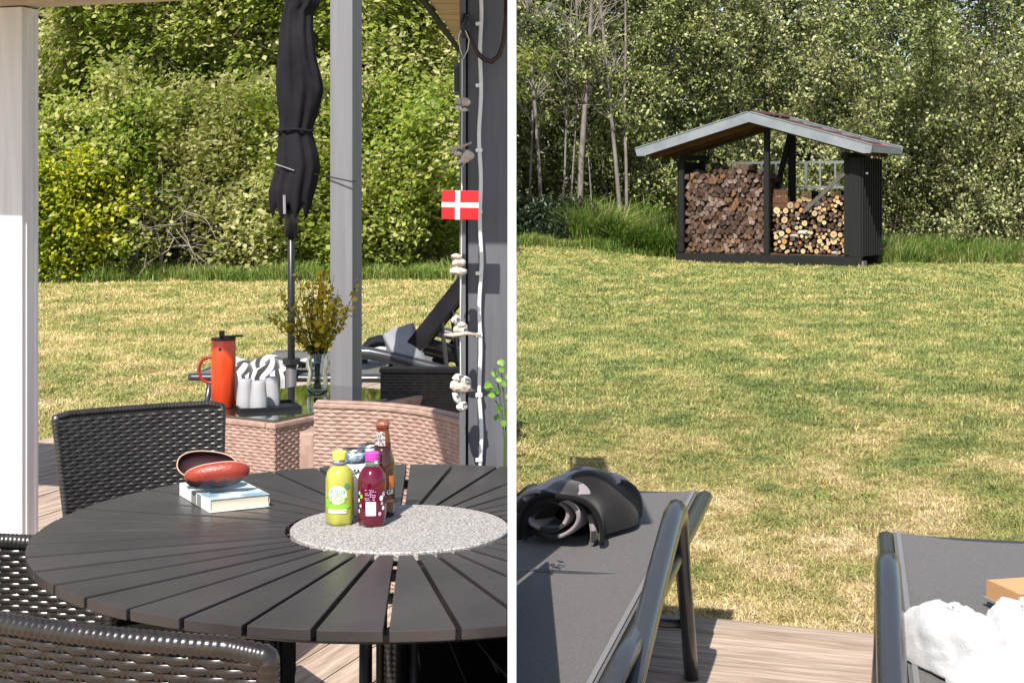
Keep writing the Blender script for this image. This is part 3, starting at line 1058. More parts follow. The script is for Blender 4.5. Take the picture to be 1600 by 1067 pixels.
# rear left chair, its woven front towards the camera
c1 = rattan_chair('rattan_chair', 'dark woven chair behind the table, its backrest facing us below the orange jug', (-0.845, 3.79, 0), math.radians(30),
                  rr=0.010, ws=0.50, w=0.385, pu=0.0155, pv=0.0096, top=0.385, bulge=0.02, back_weave=(-1,), seat_weave=False)
# left armchair, only its arm panel and seat reach into view
c2 = rattan_chair('rattan_armchair', 'dark woven armchair tucked under the left rim of the table, only armrest and seat showing', (-1.127, 3.045, 0), math.radians(78),
                  w=0.50, top=0.40, arms=True, bulge=0.02, back_weave=(), seat_weave=True)
# near chair, its back to the camera
c3 = rattan_chair('rattan_chair', 'nearest dark woven chair with its curved back turned to the camera', (-0.445, 2.13, 0), math.radians(157),
                  w=0.50, top=0.425, bulge=0.035, mat='rattan_brown', back_weave=(1,), seat_weave=False)
# right chair, mostly cut off by the panel
c4 = rattan_chair('rattan_armchair', 'dark woven armchair under the near rim of the table beside the white divider post', (0.11, 2.72, 0), math.radians(-30),
                  w=0.46, top=0.30, arms=True, bulge=0.02, back_weave=(-1,), seat_weave=True, arm_weave=False)
clip_tree(c4, -1, -0.008)

# ================================================================== ROUND TABLE
TC = Vector((-0.213, 2.9, 0))
TZ = 0.743
table = thing('round_table', 'round dark grey table of radiating slats with a granite disc in the middle', 'table', TC)
NS = 40
for k in range(NS):
    a0 = 2 * PI * k / NS + math.radians(2.5) - PI / 2
    a1 = a0 + 2 * PI / NS
    g = 0.0042
    ro, ri = 0.678, 0.216
    am = (a0 + a1) / 2
    rad = Vector((math.cos(am), math.sin(am), 0))
    tan = Vector((-math.sin(am), math.cos(am), 0))
    half = math.tan((a1 - a0) / 2)
    pts = []
    for r_ in (ri, ro - 0.004):
        for s_ in (-1, 1):
            pts.append(rad * r_ + tan * s_ * (r_ * half - g))
    outer = []
    for q in range(5):
        f_ = q / 4
        aa = a0 + (a1 - a0) * f_
        outer.append(Vector((math.cos(aa), math.sin(aa), 0)) * ro)
    outer[0] = pts[2] + rad * 0.002
    outer[-1] = pts[3] + rad * 0.002
    poly = [pts[0]] + outer + [pts[1]]
    n = len(poly)
    dz = random.uniform(-0.0008, 0.0008)
    vs = [(p.x, p.y, TZ + dz) for p in poly] + [(p.x, p.y, TZ - 0.018 + dz) for p in poly]
    if all(TC.x + p.x > -0.008 for p in poly):
        continue
    fs = [tuple(range(n)), tuple(range(2 * n - 1, n - 1, -1))] + [(i, i + n, (i + 1) % n + n, (i + 1) % n) for i in range(n)]
    MB().add(vs, fs).build('slat', M['slat'], table, bevel=0.0018)
mb = MB().lathe([(0.0, 0), (0.204, 0), (0.207, 0.003), (0.207, 0.016), (0.2045, 0.0185), (0.0, 0.0185)], 72, (0, 0, TZ - 0.0165), cap=False)
mb.build('granite_disc', M['granite'], table)
mb = MB()
ring = [(0.222 * math.cos(a), 0.222 * math.sin(a), TZ - 0.035) for a in [2 * PI * i / 40 for i in range(41)]]
mb.tube(ring, 0.011, 6)
mb.lathe([(0.17, 0), (0.20, 0), (0.20, 0.006), (0.17, 0.006)], 48, (0, 0, TZ - 0.024), cap=False)
ring = [(0.60 * math.cos(a), 0.60 * math.sin(a), TZ - 0.033) for a in [2 * PI * i / 60 for i in range(61)]]
mb.tube(ring, 0.011, 6)
mb.build('frame', M['black_metal'], table)
for a in (-100, -167, 103, 170, -80):
    r_ = 0.24 if a != -80 else 0.24
    aa = math.radians(a)
    MB().tube([(r_ * math.cos(aa), r_ * math.sin(aa), TZ - 0.02), (r_ * math.cos(aa) * 1.02, r_ * math.sin(aa) * 1.02, 0.34), (r_ * 1.1 * math.cos(aa), r_ * 1.1 * math.sin(aa), 0.0)], 0.0115, 8).build('leg', M['black_metal'], table, smooth=True)
clip_tree(table, -1, -0.008)

# ------------------------------------------------------------------ things on the table
ZT = TZ + 0.0005
ZG = TZ + 0.0022


def cyl_fn(r, a0, z0, extra=0.0006):
    """(s, h) on a cylinder of radius r; a0 = 0 faces the camera"""
    return lambda s, h: Vector(((r + extra) * math.sin(a0 + s / r), -(r + extra) * math.cos(a0 + s / r), z0 + h))


def wrap_rect(name, r, a0, z0, wd, ht, mat, parent, extra=0.0005):
    fn = cyl_fn(r, a0, z0, extra)
    return MB().grid(lambda u, v: fn((u - 0.5) * wd, (v - 0.5) * ht), 10, 2).build(name, mat, parent, smooth=True)


def wrap_disc(name, r, a0, z0, R, mat, parent, extra=0.0005, sx=1.0):
    fn = cyl_fn(r, a0, z0, extra)
    return MB().grid(lambda u, v: fn(R * sx * v * math.cos(2 * PI * u), R * v * math.sin(2 * PI * u)), 28, 4).build(name, mat, parent, smooth=True)


def soda_bottle(name, label, loc, liquid, cap_m):
    t = thing(name, label, 'bottle', loc, 0, 'small soft drink bottles on the granite disc')
    s = 1.0
    prof = [(0.0, 0.004), (0.020, 0.002), (0.0255, 0.0), (0.0272, 0.006), (0.0278, 0.02), (0.0272, 0.045), (0.0276, 0.07), (0.0272, 0.088), (0.024, 0.100), (0.0185, 0.108), (0.0138, 0.1125)]
    MB().lathe(prof, 40, (0, 0, 0), lobes=5, lobe_amp=0.16, lobe_z=0.024, cap=True).build('drink', liquid, t, smooth=True)
    MB().lathe([(0.0138, 0.1126), (0.0122, 0.116), (0.0118, 0.122), (0.0118, 0.124)], 32).build('neck', M['clear'], t, smooth=True)
    cb = MB()
    for i in range(40):
        pass
    pr = [(0.0125, 0.1235), (0.0132, 0.124), (0.0132, 0.1265), (0.0125, 0.127), (0.0132, 0.128), (0.0134, 0.1375), (0.0122, 0.139), (0.0, 0.139)]
    base = 0
    mbc = MB()
    n = 60
    for (r_, z_) in pr:
        for j in range(n):
            a = 2 * PI * j / n
            rr = r_ + (0.00035 * (j % 2) if 0.1275 < z_ < 0.1385 else 0)
            mbc.v.append((rr * math.cos(a), rr * math.sin(a), z_))
    for i in range(len(pr) - 1):
        for j in range(n):
            a0, a1 = i * n + j, i * n + (j + 1) % n
            mbc.f.append((a0, a1, a1 + n, a0 + n))
            mbc.mi.append(0)
    mbc.build('cap', cap_m, t, smooth=False)
    return t


lime = soda_bottle('soda_bottle', 'small bottle of lime yellow drink with a yellow cap on the granite disc', (-0.33, 2.925, ZG), M['lime'], M['cap_y'])
wrap_disc('label_disc', 0.0277, -0.05, 0.060, 0.0175, M['print_white'], lime, sx=1.02)
wrap_disc('label_leaf', 0.0277, 0.62, 0.076, 0.0055, M['print_dgreen'], lime, extra=0.0008)
text_mesh('Aqua', 0.0150, cyl_fn(0.0277, -0.05, 0.0665, 0.0011), 'lettering', M['print_dgreen'], lime)
text_mesh("d'Or", 0.0195, cyl_fn(0.0277, -0.05, 0.0525, 0.0011), 'lettering', M['print_green'], lime, bold=0.0002)
for i, (aa, zz, rr) in enumerate(((-0.85, 0.047, 0.005), (-0.70, 0.038, 0.0045), (-0.35, 0.036, 0.005), (0.0, 0.036, 0.0055), (0.35, 0.037, 0.005), (0.62, 0.038, 0.004), (-0.98, 0.056, 0.003))):
    wrap_disc('label_blot', 0.0277, aa, zz, rr, M['print_green'], lime, extra=0.0004 + 0.0001 * i, sx=1.5)
wrap_rect('label_strip', 0.0277, -0.05, 0.029, 0.036, 0.0072, M['print_white'], lime, 0.0012)
text_mesh('CITRON LIME', 0.0062, cyl_fn(0.0277, -0.05, 0.029, 0.0017), 'lettering', M['print_dgreen'], lime)

berry = soda_bottle('soda_bottle', 'small bottle of dark berry red drink with a magenta cap on the granite disc', (-0.267, 2.915, ZG), M['purple'], M['cap_p'])
wrap_rect('barcode', 0.0277, 0.0, 0.036, 0.019, 0.026, M['print_white'], berry, 0.0008)
for i in range(5):
    wrap_rect('barcode_line', 0.0277, 0.0, 0.027 + i * 0.0052, 0.014, 0.0007 + 0.0004 * (i % 3), M['print_grey'], berry, 0.0012)
rng = random.Random(77)
for i in range(7):
    x_ = -0.010
    while x_ < 0.009:
        l_ = rng.uniform(0.0012, 0.0042)
        if rng.random() < 0.8:
            wrap_rect('small_print', 0.0277, x_ / 0.0277, 0.071 - i * 0.0031, l_, 0.0014, M['print_lilac'], berry, 0.0008)
        x_ += l_ + 0.0012
for i, (aa, zz, rr, mm) in enumerate(((-0.72, 0.058, 0.004, 'print_green'), (-0.92, 0.064, 0.003, 'print_white'), (-0.98, 0.050, 0.0035, 'print_white'), (-0.80, 0.040, 0.003, 'print_white'),
                                      (-0.95, 0.030, 0.004, 'print_lilac'), (0.75, 0.055, 0.005, 'print_white'), (0.95, 0.062, 0.005, 'print_lilac'), (0.80, 0.045, 0.0035, 'print_lilac'),
                                      (0.98, 0.050, 0.003, 'print_dark'), (0.62, 0.026, 0.004, 'print_lilac'), (0.9, 0.036, 0.004, 'print_white'))):
    wrap_disc('label_blot', 0.0277, aa, zz, rr, M[mm], berry, extra=0.0005 + i * 0.00005, sx=0.8)

beer = thing('beer_bottle', 'brown glass beer bottle with copper crown cap, tallest of the drinks on the table', 'bottle', (-0.254, 3.0, ZT))
MB().lathe([(0.0, 0.003), (0.021, 0.0), (0.0235, 0.004), (0.0238, 0.02), (0.0238, 0.098), (0.0225, 0.112), (0.0175, 0.128), (0.0160, 0.1385)], 36).build('bottle_body', M['amber_dark'], beer, smooth=True)
MB().lathe([(0.0160, 0.1386), (0.0150, 0.150), (0.0125, 0.168), (0.0118, 0.172), (0.0128, 0.1725), (0.0130, 0.178), (0.0122, 0.180)], 36).build('bottle_neck', M['amber'], beer, smooth=True)
mbc = MB()
n = 42
for (r_, z_, w_) in ((0.0138, 0.1795, 1), (0.0136, 0.182, 1), (0.0124, 0.1862, 0), (0.0100, 0.1878, 0), (0.0, 0.1878, 0)):
    for j in range(n):
        a = 2 * PI * j / n
        rr = r_ + 0.0007 * w_ * (j % 2)
        mbc.v.append((rr * math.cos(a), rr * math.sin(a), z_))
for i in range(4):
    for j in range(n):
        a0, a1 = i * n + j, i * n + (j + 1) % n
        mbc.f.append((a0, a1, a1 + n, a0 + n))
        mbc.mi.append(0)
mbc.build('crown_cap', M['cap_c'], beer)
MB().grid(lambda u, v: Vector(((0.0162 - 0.0032 * v + 0.0006) * math.sin(-0.35 + (u - 0.5) * 1.5), -(0.0162 - 0.0032 * v + 0.0006) * math.cos(-0.35 + (u - 0.5) * 1.5), 0.1405 + 0.027 * v)), 12, 3).build('neck_label', M['label_silver'], beer, smooth=True)
wrap_rect('body_label', 0.0240, 0.55, 0.060, 0.040, 0.070, M['amber_dark'], beer, 0.0006)
wrap_rect('label_band', 0.0240, 0.85, 0.070, 0.012, 0.026, M['print_orange'], beer, 0.001)
wrap_rect('label_band', 0.0240, 0.75, 0.034, 0.018, 0.004, M['print_orange'], beer, 0.001)
text_mesh('GR', 0.0125, cyl_fn(0.0240, 0.72, 0.051, 0.0014), 'lettering', M['print_white'], beer, bold=0.0002)


def drink_can(label, loc):
    t = thing('drink_can', label, 'can', loc, 0, 'drink cans behind the bottles')
    MB().lathe([(0.0, 0.002), (0.018, 0.0), (0.0245, 0.008), (0.0245, 0.105)], 40).build('can_body', M['can_white'], t, smooth=True)
    MB().lathe([(0.0245, 0.1051), (0.0245, 0.120), (0.0225, 0.1265)], 40).build('can_band', M['can_blue'], t, smooth=True)
    MB().lathe([(0.0225, 0.1266), (0.0232, 0.1285), (0.0232, 0.130), (0.0222, 0.1308), (0.0212, 0.129), (0.0, 0.1285)], 40, cap=False).build('can_lid', M['tin'], t, smooth=True)
    MB().box((0.002, -0.003, 0.1297), (0.009, 0.013, 0.0012)).build('can_tab', M['tin'], t)
    text_mesh('ÖSA', 0.0125, cyl_fn(0.0245, 0.12, 0.0905, 0.0008), 'lettering', M['print_dark'], t, bold=0.0006)
    return t


drink_can('white can with a blue band and black lettering standing between the two small bottles', (-0.311, 3.005, ZT))
drink_can('white can mostly hidden between the magenta capped bottle and the brown bottle', (-0.284, 3.062, ZT))

# paperback and spectacle case
BK = Vector((-0.598, 3.03, TZ + 0.001))
ux = Vector((0.108, 0.06, 0)).normalized()
uy = Vector((-0.111, 0.19, 0)).normalized()
rz_b = math.atan2(ux.y, ux.x)
book = thing('paperback_book', 'thick paperback with a blue and white cover lying under the spectacle case', 'book', BK, rz_b)
W_, D_, H_ = 0.123, 0.205, 0.0245
mb = MB()
mb.grid(lambda u, v: (0.001 + (W_ - 0.003) * u, 0.0015 + 0.0012 * math.sin(PI * v), 0.0012 + (H_ - 0.002) * v), 8, 6)
mb.grid(lambda u, v: (0.001 + (W_ - 0.003) * (1 - u), D_ - 0.0015, 0.0012 + (H_ - 0.002) * v), 8, 6)
mb.grid(lambda u, v: (W_ - 0.002 + 0.004 * math.sin(PI * v) * (0.4 + 0.6 * v), 0.0015 + (D_ - 0.003) * u, 0.0012 + (H_ - 0.002) * v), 8, 6)
mb.grid(lambda u, v: (0.001, 0.0015 + (D_ - 0.003) * (1 - u), 0.0012 + (H_ - 0.002) * v), 8, 6)
mb.build('pages', M['paper'], book, smooth=True)
MB().box((W_ / 2, D_ / 2, 0.0004), (W_, D_, 0.0008)).build('back_cover', M['print_white'], book)
MB().box((W_ / 2, D_ / 2, H_ + 0.0004), (W_, D_, 0.0010)).build('front_cover', M['cover'], book)
MB().box((-0.0006, D_ / 2, H_ / 2), (0.0012, D_, H_ + 0.001)).build('spine', M['print_white'], book)
MB().box((-0.0016, 0.105, H_ / 2), (0.0008, 0.032, H_ + 0.0004)).build('spine_band', M['grey_card'], book)
MB().box((-0.0016, 0.070, H_ / 2), (0.0008, 0.026, H_ + 0.0004)).build('spine_band', M['grey_card'], book)
random.seed(21)
for i in range(8):
    a = random.uniform(0.02, 0.10)
    b = random.uniform(0.015, 0.08)
    MB().box((a, b, H_ + 0.0012 + i * 0.00008), (random.uniform(0.015, 0.04), random.uniform(0.003, 0.010), 0.0004), rz=random.uniform(-0.3, 0.3)).build('cover_print', M[['navy', 'print_white', 'cover', 'print_white'][i % 4]], book)

case = thing('spectacle_case', 'open reddish brown leather spectacle case resting on the paperback', 'case', at(330, 742, 3.11), 0.12)


def half_shell(mb, ax, ay, az, cut=0.0, n=28, m=9, inner=0.0):
    def fn(u, v):
        a = 2 * PI * u
        b = cut + (PI / 2 - cut) * v
        e = 0.85
        cx, sx = math.cos(a), math.sin(a)
        return Vector((ax * abs(cx) ** e * (1 if cx > 0 else -1) * math.cos(b) ** 0.7, ay * abs(sx) ** e * (1 if sx > 0 else -1) * math.cos(b) ** 0.7, -az * math.sin(b)))
    mb.grid(fn, n, m)


def shell_part(name, R, off, az=0.024, ax=0.064, ay=0.031):
    mb = MB()
    half_shell(mb, ax, ay, az)
    o = mb.build(name, M['red_case'], case, smooth=True)
    mi = MB()
    half_shell(mi, ax - 0.003, ay - 0.003, az - 0.003)
    i_ = mi.build('lining', M['case_in'], o, smooth=True)
    rm = MB().tube([Vector(((ax - 0.001) * abs(math.cos(a)) ** 0.85 * (1 if math.cos(a) > 0 else -1), (ay - 0.001) * abs(math.sin(a)) ** 0.85 * (1 if math.sin(a) > 0 else -1), 0)) for a in [2 * PI * k / 40 for k in range(41)]], 0.0016, 6)
    rm.build('rim', M['case_rim'], o, smooth=True)
    o.matrix_basis = Matrix.Translation(off) @ R
    return o


# rear shell lies open to the sky, front shell leans on it showing its outside
R1 = Matrix.Rotation(math.radians(6), 4, 'Y') @ Matrix.Rotation(math.radians(52), 4, 'X')
shell_part('case_bottom', R1, Vector((-0.010, 0.030, 0.014)), az=0.026, ax=0.062, ay=0.034)
R2 = Matrix.Rotation(math.radians(-62), 4, 'X') @ Matrix.Rotation(math.radians(0), 4, 'Y')
o = shell_part('case_lid', Matrix.Rotation(math.radians(-7), 4, 'Y') @ Matrix.Rotation(math.radians(-58), 4, 'X'), Vector((0.012, -0.004, 0.004)), az=0.026, ax=0.066, ay=0.029)

# faces low on the tilted lid get a darker brown
M['case_dark'] = pmat('dark_brown_lid_side', (0.045, 0.022, 0.022), 0.35, spec=0.6)
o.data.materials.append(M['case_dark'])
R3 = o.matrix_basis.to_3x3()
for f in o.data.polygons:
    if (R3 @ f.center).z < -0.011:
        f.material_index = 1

# ================================================================== BACKGROUND TERRACE FURNITURE
# pinkish brown wicker armchair seen from behind
sofa = thing('wicker_armchair', 'pinkish brown wicker tub chair seen from behind beyond the round table', 'chair', (0, 0, 0))
spl = [Vector((-0.668, 5.16, 0)), Vector((-0.62, 5.14, 0)), Vector((-0.50, 5.115, 0)), Vector((-0.40, 5.07, 0)), Vector((-0.30, 4.99, 0)), Vector((-0.21, 4.87, 0)), Vector((-0.13, 4.72, 0))]
Sf, Lf = polyline_surface(spl)
mb = MB()
mb.grid(lambda u, v: Sf(u * Lf, 0.05 + 0.62 * v, -0.003), 16, 4)
mb.grid(lambda u, v: Sf(u * Lf, 0.05 + 0.62 * v, -0.055), 16, 4)
mb.grid(lambda u, v: Sf(0, 0.05 + 0.62 * v, -0.003 - 0.052 * u), 1, 4)
mb.build('backrest_core', M['wicker_core'], sofa)
weave('backrest_weave', lambda s, t_, n: Sf(s, 0.05 + t_, n * 1.4), Lf, 0.61, 0.021, 0.0125, M['wicker'], sofa, samples=4)
mb = MB()
mb.grid(lambda u, v: Sf(u * Lf, 0.662 + 0.014 * math.sin(PI * v), 0.006 - 0.066 * v) , 24, 6)
mb.grid(lambda u, v: Sf(u * Lf, 0.655 + 0.008 * v, 0.007), 24, 1)
mb.build('backrest_rim', M['wicker'], sofa, smooth=True)
MB().box((-0.36, 5.36, 0.32), (0.50, 0.40, 0.12), rz=-0.35).build('seat', M['wicker'], sofa, bevel=0.02)
MB().box((-0.33, 5.38, 0.12), (0.46, 0.36, 0.22), rz=-0.35).build('base', M['wicker'], sofa)
MB().box((-0.66, 5.42, 0.30), (0.055, 0.42, 0.52), rz=-0.2).build('armrest', M['wicker'], sofa, bevel=0.01)

# wicker coffee table with a glass top
CT = Vector((-0.9, 5.8, 0))
cu = Vector((0.53, 0.85, 0)).normalized()
cv = Vector((-0.85, 0.53, 0)).normalized()
rz_c = math.atan2(cu.y, cu.x)
coffee = thing('coffee_table', 'low wicker box table with a dark glass top under the orange jug and the vase', 'coffee table', CT, rz_c)
LC, WC, HC = 0.98, 0.62, 0.49
MB().box((LC / 2, WC / 2, HC / 2), (LC - 0.012, WC - 0.012, HC - 0.006)).build('box_core', M['wicker_core'], coffee)
weave('side_weave', lambda s, t_, n: Vector((-n * 1.4 + 0.004, s, 0.02 + t_)), WC, HC - 0.03, 0.021, 0.0125, M['wicker'], coffee, samples=4)
weave('side_weave', lambda s, t_, n: Vector((s, -n * 1.4 + 0.004, 0.02 + t_)), LC, HC - 0.03, 0.021, 0.0125, M['wicker'], coffee, samples=4)
mb = MB()
for (c, d) in (((LC / 2, 0.02, HC), (LC + 0.01, 0.05, 0.022)), ((LC / 2, WC - 0.02, HC), (LC + 0.01, 0.05, 0.022)), ((0.02, WC / 2, HC + 0.0005), (0.05, WC - 0.095, 0.021)), ((LC - 0.02, WC / 2, HC + 0.0005), (0.05, WC - 0.095, 0.021))):
    mb.box(c, d)
mb.build('top_rim', M['wicker'], coffee, bevel=0.006)
MB().box((LC / 2, WC / 2, HC + 0.017), (LC - 0.03, WC - 0.03, 0.008)).build('glass_top', M['table_glass'], coffee, bevel=0.001)
ZC = HC + 0.0215

# orange vacuum jug
jp = at(349, 640, 6.17)
jug = thing('vacuum_jug', 'tall orange red vacuum jug with a black lever lid on the coffee table', 'jug', (jp.x, 6.17, ZC))
JH = 0.272
MB().lathe([(0.0, 0.0), (0.046, 0.0), (0.049, 0.003), (0.049, JH - 0.004), (0.0475, JH), (0.0, JH)], 40, cap=False).build('jug_body', M['thermos'], jug, smooth=False)
for f in [c for c in jug.children if c.name.startswith('jug_body')][0].data.polygons:
    f.use_smooth = abs(f.normal.z) < 0.5
MB().lathe([(0.0, JH + 0.001), (0.050, JH + 0.001), (0.050, JH + 0.007), (0.0, JH + 0.012)], 32, cap=False).build('lid', M['black_plastic'], jug)
mb = MB()
mb.beam((0.0, 0, JH + 0.011), (0.078, 0.0, JH + 0.016), 0.018, 0.009)
mb.box((-0.006, 0, JH + 0.024), (0.020, 0.018, 0.024))
mb.build('lever', M['black_plastic'], jug, bevel=0.002)
hp = []
for i in range(17):
    a = math.radians(60 + 240 * i / 16)
    hp.append((-0.052 + 0.052 * math.cos(a) * 0.92, 0, 0.150 + 0.052 * math.sin(a) - 0.0))
hp[0] = (-0.046, 0, hp[0][2] + 0.004)
hp[-1] = (-0.046, 0, hp[-1][2] - 0.004)
MB().tube(hp, 0.0065, 8).build('handle', M['thermos_h'], jug, smooth=True)
bdg = MB().lathe([(0.0, 0), (0.0065, 0), (0.0065, 0.001), (0, 0.001)], 16, cap=False).build('badge', M['strap'], jug)
bdg.rotation_euler = (PI / 2, 0, 0)
bdg.location = (-0.004, -0.0485, JH - 0.035)

# black tray with white cups
tp = at(405, 642, 6.12)
tray = thing('serving_tray', 'thin black tray under the white cups on the coffee table', 'tray', (tp.x + 0.01, 6.14, ZC), 0.35)
MB().box((0.015, 0.0, 0.003), (0.235, 0.20, 0.006)).build('tray_base', M['black_plastic'], tray)
mb = MB()
for (c, d) in (((0.015, -0.1, 0.008), (0.245, 0.007, 0.016)), ((0.015, 0.1, 0.008), (0.245, 0.007, 0.016)), ((-0.104, 0, 0.008), (0.007, 0.192, 0.0158)), ((0.134, 0, 0.008), (0.007, 0.192, 0.0158))):
    mb.box(c, d)
mb.build('tray_rim', M['black_plastic'], tray)
cups = [('white upturned cup on the tray next to the orange jug', 383, 6.13), ('white upturned cup in the middle of the tray', 404, 6.07), ('white upturned cup on the right end of the tray', 424, 6.19)]
for (lb, px, Y) in cups:
    q = at(px, 640, Y)
    cup = thing('cup', lb, 'cup', (q.x, Y, ZC + 0.0065), 0, 'white upturned cups on the tray')
    mb = MB()
    n = 32
    prof = [(0.036, 0.0), (0.0365, 0.003), (0.034, 0.04), (0.029, 0.085), (0.027, 0.108), (0.025, 0.112), (0.0, 0.112)]
    for (r_, z_) in prof:
        for j in range(n):
            a = 2 * PI * j / n
            rr = r_ * (1 - 0.035 * (j % 4 == 0) * (z_ < 0.10))
            mb.v.append((rr * math.cos(a), rr * math.sin(a), z_))
    for i in range(len(prof) - 1):
        for j in range(n):
            a0, a1 = i * n + j, i * n + (j + 1) % n
            mb.f.append((a0, a1, a1 + n, a0 + n))
            mb.mi.append(0)
    mb.build('cup_body', M['cup'], cup, smooth=True)

# vase with broom twigs
vp = at(496, 616, 6.60)
vase = thing('glass_vase', 'bulbous clear glass vase on the coffee table holding broom twigs', 'vase', (vp.x, 6.60, ZC))
pr = [(0.030, 0.0), (0.040, 0.004), (0.047, 0.03), (0.044, 0.07), (0.040, 0.095), (0.050, 0.12), (0.046, 0.15), (0.038, 0.165), (0.044, 0.18)]
MB().lathe(pr + [(r_ - 0.0035, z_) for (r_, z_) in reversed(pr[1:])] + [(0.0, 0.008)], 32, cap=False).build('vase_body', M['glass'], vase, smooth=True)
rng = random.Random(5)
bq = thing('broom_bouquet', 'loose bunch of yellow flowering broom twigs standing in the glass vase', 'flowers', (vp.x, 6.60, ZC))
st = MB()
fl_p, lf_p = [], []
for i in range(44):
    a = rng.uniform(0, 2 * PI)
    sp = rng.uniform(0.03, 0.25)
    hgt = rng.uniform(0.24, 0.36) if sp < 0.10 else rng.uniform(0.17, 0.31)
    if math.cos(a) > 0.4 and rng.random() < 0.5:
        hgt += 0.05
    p0 = Vector((0.015 * math.cos(a + 2), 0.015 * math.sin(a + 2), 0.02))
    p1 = Vector((0.018 * math.cos(a), 0.018 * math.sin(a), 0.17))
    p2 = Vector((sp * 0.68 * math.cos(a), sp * 0.68 * math.sin(a), 0.17 + hgt * 0.5))
    p3 = Vector((sp * math.cos(a), sp * math.sin(a), 0.17 + hgt * 0.95))
    pts = [p0, p1, p1.lerp(p2, 0.5), p2, p2.lerp(p3, 0.5) + Vector((rng.uniform(-.01, .01), 0, 0)), p3]
    st.tube(pts, [0.0022, 0.002, 0.0018, 0.0016, 0.0013, 0.0008], 4)
    for k in range(rng.randint(22, 42)):
        f_ = rng.uniform(0.0, 1.0)
        q = p1.lerp(p2, f_ * 2) if f_ < 0.5 else p2.lerp(p3, f_ * 2 - 1)
        q = q + Vector((rng.gauss(0, .009), rng.gauss(0, .009), rng.gauss(0, .009)))
        (fl_p if rng.random() < (0.70 if math.cos(a) > -0.2 else 0.35) else lf_p).append(tuple(q))
st.build('stems', M['stem'], bq, smooth=True)
nr = np.random.default_rng(3)
V, Fc = leaf_quads(np.array(fl_p), nr, 0.024, 0.2, 0.8)
fast_mesh('blossom', V, Fc, M['broom_fl'], bq)
V, Fc = leaf_quads(np.array(lf_p), nr, 0.020, 0.2, 0.4)
fast_mesh('foliage', V, Fc, M['broom_lf'], bq)

# closed parasol
pp = at(455, 600, 7.9)
par = thing('parasol', 'closed charcoal parasol tied round its pole behind the coffee table', 'parasol', (pp.x, 7.9, 0))
MB().tube([(0, 0, 0.0), (0, 0, 1.40)], 0.019, 12).build('pole', M['black_metal'], par, smooth=True)
MB().tube([(0, 0, 0.03), (0, 0, 0.50)], 0.028, 12).build('base_tube', M['terracotta'], par, smooth=True)
MB().tube([(0, 0, 0.49), (0, 0, 0.52)], 0.045, 12).build('base_collar', M['black_metal'], par)
MB().lathe([(0.0, 0.0), (0.24, 0.0), (0.24, 0.04), (0.06, 0.07), (0.0, 0.07)], 28, cap=False).build('base_plate', M['terracotta'], par)
pxm = 2386 / 7.9
outl = [(-20, 418, 432), (330, 424, 480), (322, 420, 486), (300, 419, 492), (285, 424, 496), (262, 430, 500), (240, 433, 497), (205, 435, 487), (190, 436, 492), (168, 434, 499), (140, 432, 506), (115, 432, 502), (90, 434, 495), (50, 436, 490), (20, 440, 490), (8, 444, 500), (-6, 441, 502), (-40, 444, 494), (-120, 450, 480), (-200, 458, 470), (-240, 462, 466)]
outl = outl[1:]


def canopy(u, v):
    k = v * (len(outl) - 1)
    i = min(int(k), len(outl) - 2)
    f_ = k - i
    y = outl[i][0] * (1 - f_) + outl[i + 1][0] * f_
    l = outl[i][1] * (1 - f_) + outl[i + 1][1] * f_
    r = outl[i][2] * (1 - f_) + outl[i + 1][2] * f_
    cx, hw = ((l + r) / 2 - 455) / pxm, (r - l) / 2 / pxm
    a = 2 * PI * u
    fold = 1 - 0.16 * (0.5 + 0.5 * math.cos(8 * a + 2.2 * math.sin(v * 5))) - 0.05 * math.sin(13 * a + v * 9)
    zz = CAMZ - (y - 300) / pxm + (0.035 * math.sin(8 * a + 1) * max(0, 1 - v * 8))
    return Vector((cx + hw * math.cos(a) * (fold * 0.5 + 0.5), hw * 0.85 * math.sin(a) * fold, zz))


MB().grid(canopy, 72, 60).build('canopy', M['canvas'], par, smooth=True)
zt = CAMZ - (204 - 300) / pxm
MB().tube([(0.03 / 1 * 0 + 0.02 + 0.094 * math.cos(a), 0.082 * math.sin(a), zt + 0.004 * math.sin(3 * a)) for a in [2 * PI * k / 30 for k in range(31)]], 0.007, 6).build('tie_strap', M['canvas'], par)
MB().tube([(0.0, 0, 1.15), (0.0, 0.0, 1.33)], 0.036, 12).build('runner', M['black_metal'], par, smooth=True)
MB().tube([(-0.075, -0.085, CAMZ + 44 / pxm), (0.03, -0.10, CAMZ + 33 / pxm)], 0.004, 6).build('rib_end', M['tin'], par)
MB().tube([(-0.022, -0.09, CAMZ - 5 / pxm), (-0.02, -0.092, CAMZ - 34 / pxm)], 0.008, 6).build('handle', M['cushion'], par)
cd = thing('cord', 'thin dark cord running from the parasol to the grey post', 'cord')
pa, pb = at(490, 272, 7.85), at(512, 276, 7.42)
MB().tube([pa, pb, at(549, 284, 7.36), at(556, 283, 7.40)], 0.0035, 5).build('strand', M['black_metal'], cd)


